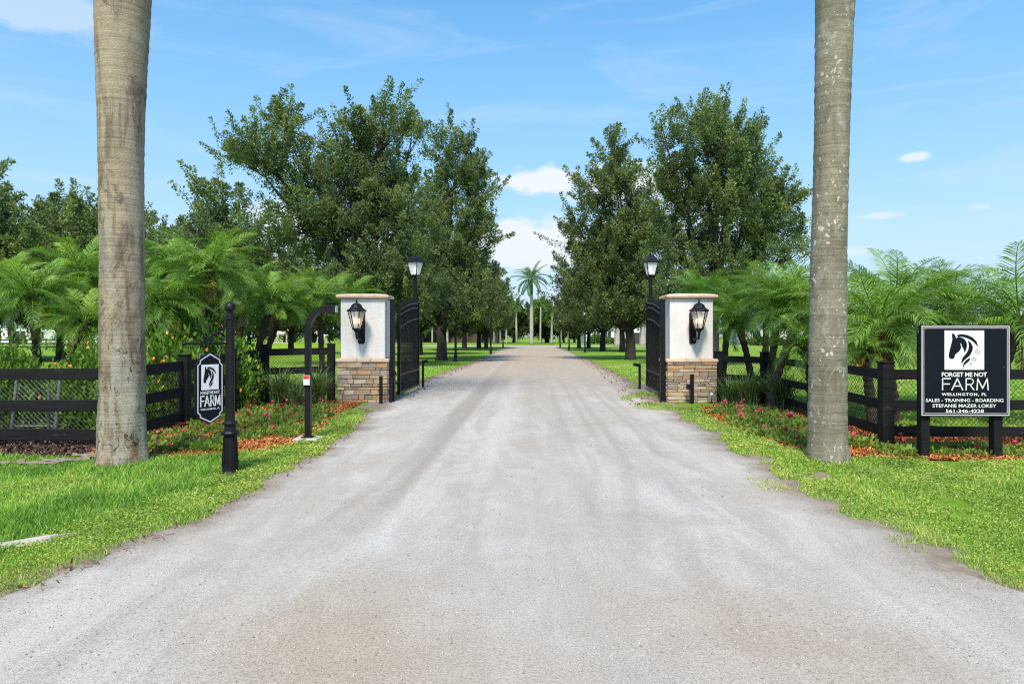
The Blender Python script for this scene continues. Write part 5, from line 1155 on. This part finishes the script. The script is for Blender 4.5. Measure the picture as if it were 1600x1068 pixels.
def strap_clump(x, y, h, n, label, seed, spread=.55):
    g2 = np.random.default_rng(seed); V, Q, A = [], [], []; off = 0
    for k in range(n):
        a = g2.random()*6.283; ln = h*(.7+.6*g2.random()); out_ = spread*(.35+g2.random()); b0 = np.array([g2.normal(0, .08), g2.normal(0, .08), 0]); dv = np.array([math.cos(a), math.sin(a), 0]); sd_ = np.array([-dv[1], dv[0], 0])*.011
        tone = np.clip(g2.normal(.45, .25), 0, 1); m = 6
        for j in range(m):
            u = j/(m-1); p = b0+dv*out_*ln*1.4*u**1.6+np.array([0, 0, ln*(1.25*u-.75*out_*u**2.6)]); w = sd_*(1-u**2*.95)
            V += [p-w, p+w]; A += [tone]*2
            if j: q = off+j*2; Q.append((q-2, q-1, q+1, q))
        off += 2*m
    o = tag(mobj('strap_leaf_clump', np_mesh('strap_leaf_clump', np.array(V), np.array(Q), M['strap'], False, {'rnd': A}), None, (x, y, 0)), label, 'ornamental grass', 'strap leaf clumps in the beds'); return o
strap_clump(-5.45, 16.1, .80, 340, 'strap leaf clump by the left fence corner', 1)
strap_clump(-4.70, 16.4, .78, 320, 'strap leaf clump between keypad post and left pillar', 2)
strap_clump(-4.95, 15.7, .55, 180, 'smaller strap leaf clump in front of the left pair', 3)
strap_clump(5.50, 15.9, .74, 320, 'strap leaf clump beside the right pillar', 4)
strap_clump(6.00, 15.3, .80, 340, 'strap leaf clump at the right fence corner', 5)
strap_clump(5.30, 16.7, .6, 160, 'small strap leaf clump tight against right pillar', 6)

BP = []
for v in range(5):
    g2 = np.random.default_rng(600+v); V, f, tn, d, _ = dome_leaves(.19, .075, 170, .055, g2, .25)
    cr = np_mesh('foliage', V, f, M['bedding'], False, {'rnd': np.repeat(tn, 4)}); FL = []
    for k in range((1, 1, 0, 2, 0)[v]):
        a = g2.random()*6.283; p = np.array([.13*math.cos(a)*g2.random(), .13*math.sin(a)*g2.random(), .09+.04*g2.random()]); Vh = [flower_heads([p+g2.normal(0, .018, 3)], .026, g2, 5) for _ in range(5)]
        VV = np.vstack([q[0] for q in Vh]); ff = np.vstack([q[1]+i*20 for i, q in enumerate(Vh)]); FL.append(np_mesh('flower', VV, ff, M['pink'], False, {'rnd': np.repeat(g2.random(len(VV)//4), 4)}))
    BP.append((cr, FL))
LOOK = ['with one pink flower head', 'with a single pink bloom cluster', 'without flowers', 'with two pink flower heads', 'of plain leaves only']
def bedding(poly, n, where, group, seed, avoid):
    g2 = np.random.default_rng(seed); P = sample_poly(poly, n*6, g2); got = []
    for p in P:
        if len(got) >= n: break
        if any(math.hypot(p[0]-a[0], p[1]-a[1]) < a[2] for a in avoid) or any(math.hypot(p[0]-q[0], p[1]-q[1]) < .22 for q in got): continue
        got.append(p)
    for i, p in enumerate(got):
        v = int(g2.choice(5, p=[.17, .15, .3, .06, .32])); cr, FL = BP[v]; s = .85+.6*g2.random(); wh = min(where, key=lambda w: math.hypot(w[0]-p[0], w[1]-p[1]))[2]; label = ('small' if s < 1.05 else ('large' if s > 1.27 else 'medium'))+' low plant '+LOOK[v]+' '+wh
        o = mobj('bedding_plant', cr, None, (p[0], p[1], .012), (0, 0, g2.random()*6.28), (s, s, s*(.9+.4*g2.random()))); tag(o, label, 'flowering plant', group)
        for fm in FL: mobj('flower', fm, o)
FB_L = [(-5.55, 9.6), (-4.4, 9.5), (-3.75, 9.9), (-3.5, 10.7), (-3.5, 12), (-3.7, 13.6), (-3.85, 15.4), (-4.4, 16), (-5.7, 15.6), (-5.65, 12.2), (-5.7, 10.4)]
FB_R1 = [(4.9, 15.9), (4.3, 15.0), (4.1, 13.6), (4.05, 12), (4.1, 10.6), (4.3, 9.9), (5.2, 9.8), (5.3, 10.6), (5.6, 13), (5.7, 15)]
FB_R2 = [(5.2, 9.35), (7, 9.15), (9, 9.1), (9, 9.95), (5.3, 10.0)]
bedding(FB_L, 78, [(-5.1, 9.8, 'beside the brown palm trunk'), (-4.3, 9.9, 'behind the sign post foot'), (-3.6, 11, 'by the keypad post pad'), (-5.3, 11.5, 'under the hanging sign'), (-4.4, 12.2, 'in mid left bed'), (-3.9, 14, 'along the left bed edge near gate'), (-5.2, 14.6, 'before the left strap clumps')], 'bedding plants in the left bed', 31, [(-4.99, 8.78, .5), (-3.2, 10.75, .3)])
bedding(FB_R1, 70, [(4.7, 15.6, 'at the right pillar foot'), (4.3, 13.5, 'along the right bed edge'), (5.4, 14.6, 'before the right strap clumps'), (5.2, 12.4, 'along the right fence'), (4.2, 11.2, 'in the narrow right bed'), (4.5, 10, 'just behind the spotted palm trunk')], 'bedding plants along the right fence', 32, [(4.15, 9, .45)])
bedding(FB_R2, 30, [(5.2, 9.6, 'between spotted palm and sign'), (6.0, 9.5, 'between the sign posts'), (7, 9.5, 'just right of the sign'), (8.2, 9.5, 'at the right picture edge')], 'bedding plants under the sign', 33, [(4.15, 9, .45), (5.57, 9.28, .16), (6.54, 9.28, .16), (5.6, 10.26, .2)])

# ------------------------------------------------------------------ far background
def far_palm(name, x, y, h, tr, fr, nf, s, label, mat, group, shaft=1.6, lean=0.0):
    g = random.Random(int(x*31+y)); t = empty(name, (x, y, 0), g.random()*6, label, 'palm', group)
    mb = MB(); mb.tube([(0, 0, -.2), (0, 0, .6), (lean*.3, 0, h*.4), (lean*.75, 0, h*.8), (lean, 0, h)], [tr*1.25, tr, tr, tr*.85, tr*.7], 10); mb.build('trunk', mat, t, world=False, smooth=True)
    if shaft: MB().lathe([(tr*.75, h-.1), (tr*.8, h+shaft*.4), (tr*.3, h+shaft)], 10, (lean, 0, 0)).build('crownshaft', M['frond_royal'], t, world=False, smooth=True)
    for k in range(nf):
        u = (k+.5)/nf; mobj('frond', fr[k % len(fr)], t, (lean, 0, h+shaft*.9), (1.3-1.75*u, g.uniform(-.3, .3), k*2.4), (s,)*3)
    return t
far_palm('royal_palm', 3.65, 128, 9.6, .36, FRR, 24, 1.22, 'tall royal palm on the lawn at end of lane', M['pale_bark'], None, 3.0)
bgp = [(-1.2, 145, 7.2, 'pale slim palm left of the far royal palm'), (-4.0, 150, 6.4, 'pale leaning palm at far left of the lane end'), (-2.6, 152, 5.6, 'short slim palm among far left palms'), (1.0, 150, 7.8, 'slim palm just left of the far royal palm'), (6.2, 150, 8.2, 'slim palm just right of the far royal palm'), (8.2, 142, 6.0, 'short palm with arching fronds right of lane end'), (10.4, 146, 7.0, 'pale slim palm right of the lane end'), (12.4, 150, 8.0, 'pale palm near the far right lamp post'), (-18.4, 158, 7.2, 'pale palm trunk before the brown wall'), (-14.6, 155, 7.0, 'second pale palm trunk before the brown wall'), (-5.6, 146, 6.6, 'forked looking pale palm at left lane end')]
for i, (x, y, h, lab) in enumerate(bgp): far_palm('slender_palm', x, y, h, .19+.05*(i % 2), FRR, 11, .82, lab, M['pale_bark'], 'slender palms at the end of the lane', .8, (-1.2 if i in (1, 10) else .15))
for i, (x, y, s) in enumerate([(17.4, 113, 1), (22.5, 118, 1.1)]):
    far_palm('stout_palm', x, y, 4.2, .55, FRR, 14, .9, ('stout pale palm left of the white house door' if i else 'stout palm with pale trunk under right far oaks'), M['pale_bark'], 'stout palms on the right lawn', .4)
WT = oak_meshes([(0, 0, 3.2, 3.6, 3.0, 3.0), (1.5, 0, 6.2, 2.6, 2.4, 2.2), (-1.7, .3, 5.8, 2.6, 2.4, 2.2), (0, 0, 7.8, 1.7, 1.7, 1.5), (-2.6, 0, 2.4, 1.8, 1.8, 2.0), (2.7, 0, 2.4, 1.8, 1.8, 2.0)], 1.2, .3, 15000, 431, (.36, .18), 'wood_leaf', (1.5, .6), 150)
FT = oak_meshes([(0, 0, 5.4, 3.0, 2.6, 2.4), (.6, 0, 8.0, 2.0, 2.0, 1.8), (-1.5, 0, 6.0, 2.0, 2.0, 1.8), (2.0, 0, 4.6, 1.8, 1.6, 1.6)], 2.6, .22, 9000, 432, (.38, .19), 'far_leaf', (1.5, .6), 150)
spots = []
pr = random.Random(77)
x = -128
while x < 138:
    spots.append((x, 176+pr.uniform(-6, 10)+abs(x)*.04)); x += pr.uniform(6.0, 8.5)
spots += [(-7, 170), (-3, 172), (1, 171), (5, 173), (9, 171), (13, 172), (17, 170)]
for i, (x, y) in enumerate(spots):
    s = pr.uniform(.85, 1.2) if not (-8 < x < 16) else pr.uniform(.95, 1.1)
    if x > 60: s *= .8
    side_ = 'left of' if x < -6 else ('right of' if x > 14 else 'closing the end of')
    place_tree('far_tree', WT, (x, y, 0), 'dark tree in the distant tree line '+side_+' the lane', pr.random()*6, (s, s, s), group='distant tree line '+side_+' the lane')
for x, y, s, lab in [(-3.4, 160, 1.15, 'bright green tree left of the far royal palm'), (6.8, 163, 1.05, 'bright green tree right of the far royal palm'), (-19, 135, .55, 'small bright green tree under the left oaks'), (11.5, 166, .9, 'pale green tree behind the right far lamp post')]:
    place_tree('light_tree', FT, (x, y, 0), lab, x, (s, s, s), group='lighter trees at the end of the lane')
# hedge of dark trees behind the left lawn and the two horse statues
for i, (x, y, s) in enumerate([(-50, 98, 1.0), (-44, 101, .9), (-38, 99, 1.1), (-33, 100, .95), (-28, 97, 1.0), (-23.5, 99, .9), (-56, 97, 1.0), (-19.5, 104, .8)]):
    place_tree('hedge_tree', WT, (x, y, 0), {0: 'bushy dark tree second from left on the back lawn', 1: 'bushy dark tree third from left on the back lawn', 2: 'bushy dark tree left of the horse statues', 3: 'bushy dark tree behind the larger horse statue', 4: 'bushy dark tree behind the gap between the statues', 5: 'bushy dark tree behind the smaller horse statue', 6: 'bushy dark tree leftmost on the back lawn', 7: 'small bushy dark tree right of the horse statues'}[i], i, (s, s, s*.95), group=['bushy trees behind the statues', 'bushy trees on the left lawn'][0 if i in (3, 4, 5) else 1])
# planting mound with statues
n = 40; V = []; Fq = []
for k in range(9):
    r = 1-k/8; z = .80*(1-r**2.2) - .02
    for j in range(n): q = j*6.283/n; V.append((-28.4+10.5*r*math.cos(q)*1.0, 92+3.4*r*math.sin(q), z))
for k in range(8):
    for j in range(n): Fq.append((k*n+j, k*n+(j+1) % n, k*n+n+(j+1) % n, k*n+n+j))
tag(mobj('mound', np_mesh('mound', np.array(V), np.array(Fq), M['lawn'], True)), 'low grassy mound under the horse statues', None, None, 'structure')
def horse(x, y, z, s, face, label, tail_up, rear):
    """one closed body skinned from tapered tubes"""
    mb = MB(); T = lambda pts, r: mb.tube([(p[0]*face, p[1], p[2]) for p in pts], r, 10)
    T([(-.78, 0, 1.18), (-.62, 0, 1.22), (-.3, 0, 1.18), (.1, 0, 1.14), (.45, 0, 1.2), (.66, 0, 1.24)], [.14, .27, .29, .29, .28, .16])
    T([(.5, 0, 1.25), (.72, 0, 1.52), (.86, 0, 1.80), (.95, 0, 1.95)], [.24, .19, .145, .12])
    T([(.88, 0, 1.98), (1.02, 0, 1.92), (1.2, 0, 1.74), (1.32, 0, 1.62)], [.11, .135, .09, .065])
    for yy_ in (-.06, .06): T([(.90, yy_, 2.02), (.90, yy_, 2.16)], [.035, .01])
    T([(.70, 0, 1.66), (.62, 0, 1.72), (.78, 0, 1.98), (.86, 0, 2.07)], [.10, .06, .09, .05])
    T([(-.74, 0, 1.3), (-.95, 0, 1.32+.1*tail_up), (-1.1, 0, 1.05+.3*tail_up), (-1.16, 0, .7+.3*tail_up)], [.07, .08, .09, .03])
    leg = lambda x0, yy_, k1, k2, k3: T([(x0, yy_, 1.1), k1, k2, k3, (k3[0]+.09, yy_, k3[2]-.03)], [.15, .085, .06, .055, .07])
    leg(.48, -.15, (.55+.2*rear, -.15, .72), (.5+.28*rear, -.15, .35), (.5+.2*rear, -.15, .06)); leg(.48, .15, (.5, .15, .66), (.47, .15, .35), (.46, .15, .06))
    leg(-.62, -.16, (-.52, -.16, .78), (-.80-.12*rear, -.16, .48), (-.76-.18*rear, -.16, .06)); leg(-.62, .16, (-.56, .16, .78), (-.76, .16, .48), (-.66, .16, .06))
    me = mb.mesh('body', None, False); o = bpy.data.objects.new('tmp', me); C.objects.link(o); rm = o.modifiers.new('r', 'REMESH'); rm.mode = 'VOXEL'; rm.voxel_size = .035; sm = o.modifiers.new('s', 'SMOOTH'); sm.iterations = 4
    dg = bpy.context.evaluated_depsgraph_get(); m2 = bpy.data.meshes.new_from_object(o.evaluated_get(dg)); bpy.data.objects.remove(o)
    for p in m2.polygons: p.use_smooth = True
    m2.materials.clear(); m2.materials.append(M['statue']); m2.name = 'body'
    t = empty('horse_statue', (x, y, z), 0, label, 'statue', 'horse statues on the lawn'); t.scale = (s, s, s); mobj('body', m2, t)
    MB().box(-1.2*face if face > 0 else -1.0, 1.0 if face > 0 else 1.2, -.45, .45, -.12, .0).build('plinth', M['concrete'], t, world=False, bevel=.02)
horse(-30.6, 91.4, .80, 1.04, 1, 'larger pale horse statue seen left of keypad post', 0, 0)
horse(-25.4, 91.4, .80, .74, -1, 'smaller pale horse statue seen right of keypad post', 1, 1)

# white house on the right, white barn on the left, small white building behind the right palms
def house(name, x0, x1, y, h, label, openings, depth=12, roof_h=2.5):
    t = empty(name, ((x0+x1)/2, y, 0), 0, label, 'building'); xs = sorted(openings, key=lambda o: o[0]); mb = MB(); cur = x0
    for (a, b2, z0, z1, kind) in xs:       # the front wall is left open where a window or door stands
        if a > cur: mb.box(cur, a, y, y+.3, -.1, h)
        if z0 > 0: mb.box(a, b2, y, y+.3, -.1, z0)
        mb.box(a, b2, y, y+.3, z1, h); cur = b2
    mb.box(cur, x1, y, y+.3, -.1, h); mb.box(x0, x0+.3, y+.302, y+depth, -.1, h); mb.box(x1-.3, x1, y+.302, y+depth, -.1, h); mb.box(x0+.302, x1-.302, y+depth-.3, y+depth-.002, -.1, h)
    mb.build('wall', M['house_white'], t)
    mb = MB(); mb.v = [(x0-.6, y-.7, h+.005), (x1+.6, y-.7, h+.005), (x1+.6, y+depth+.7, h+.005), (x0-.6, y+depth+.7, h+.005), (x0+3, y+depth/2, h+roof_h), (x1-3, y+depth/2, h+roof_h)]
    mb.f = [(0, 1, 5, 4), (2, 3, 4, 5), (1, 2, 5), (3, 0, 4), (3, 2, 1, 0)]; mb.build('roof', M['roof'], t)
    for (a, b2, z0, z1, kind) in xs:
        o = MB().box(a+.002, b2-.002, y+.16, y+.2, z0+.002, z1-.002).build('door' if kind == 'door' else 'window', M['door'] if kind == 'door' else M['dark_glass'], t)
        mb = MB(); w = .12
        mb.box(a-w, a, y-.05, y-.003, z0, z1+w); mb.box(b2, b2+w, y-.05, y-.003, z0, z1+w); mb.box(a, b2, y-.05, y-.003, z1, z1+w)
        if kind != 'door': mb.box(a-w, b2+w, y-.08, y-.003, z0-w, z0-.002); mb.box((a+b2)/2-.04, (a+b2)/2+.04, y+.10, y+.155, z0+.003, z1-.003)
        mb.build('frame', M['house_white'], o)
    return t
house('white_house', 16, 36.5, 148, 4.4, 'white house behind the oaks right of the lane', [(17.6, 19.0, .9, 2.9, 'w'), (20.0, 21.4, .9, 2.9, 'w'), (22.6, 23.6, .9, 2.9, 'w'), (25.6, 28.0, 0, 2.4, 'door'), (30.2, 31.6, .9, 2.9, 'w'), (33, 34.4, .9, 2.9, 'w')])
house('white_barn', -112, -88, 150, 4.2, 'long white barn seen left behind palms and paddock fence', [(-109, -106.5, 0, 2.8, 'door'), (-104, -102.5, 1, 2.6, 'w'), (-99, -96, 0, 2.8, 'door'), (-93, -91.5, 1, 2.6, 'w')])
house('garden_house', 47, 59, 138, 3.8, 'small white building glimpsed between the right date palms', [(48.5, 50, .9, 2.7, 'w'), (52, 53.4, .9, 2.7, 'w'), (55.5, 57, .9, 2.7, 'w')])
t = empty('board_wall', (-18, 182, 0), 0, 'long dark brown board wall left of the lane end', 'wall')
for k in range(11):
    x = -32+k*2.6
    MB().box(x+.08, x+2.52, 182, 182.08, -.1, 3.0).build('panel', M['brown_board'], t); MB().box(x-.075, x+.075, 181.94, 182.1, -.1, 3.15).build('post', M['brown_board'], t)
SHM = []
g2 = np.random.default_rng(700); V, f, tn, d, _ = dome_leaves(1.0, 1.0, 1400, .26, g2, .7); SHM = np_mesh('foliage', V, f, M['far_leaf'], False, {'rnd': np.repeat(tn, 4)})
hs = [(43, 120, 1.7, 1.5), (46.5, 121, 1.9, 1.3), (50, 120, 1.6, 1.4), (53.5, 121, 1.8, 1.2), (57, 120, 1.8, 1.6), (61, 121, 2.0, 1.5), (65, 121, 1.8, 1.4)]
for i, (x, y, r, h) in enumerate(hs):
    o = mobj('round_shrub', SHM, None, (x, y, -.02), (0, 0, i), (r, r, h)); tag(o, 'round green shrub in the row before the small white building', 'shrub', 'shrubs before the small white building')
for i, (x, y, r, h, lab) in enumerate([(17.6, 144, 1.7, 1.9, 'round shrub at the left end of the white house'), (20.4, 144, 1.5, 1.3, 'round shrub under the windows of the white house'), (23.6, 144, 1.2, 1.1, 'small round shrub beside the white house door'), (30.5, 144, 1.6, 1.6, 'round shrub right of the white house door')]):
    tag(mobj('round_shrub', SHM, None, (x, y, -.02), (0, 0, i), (r, r, h)), lab, 'shrub')
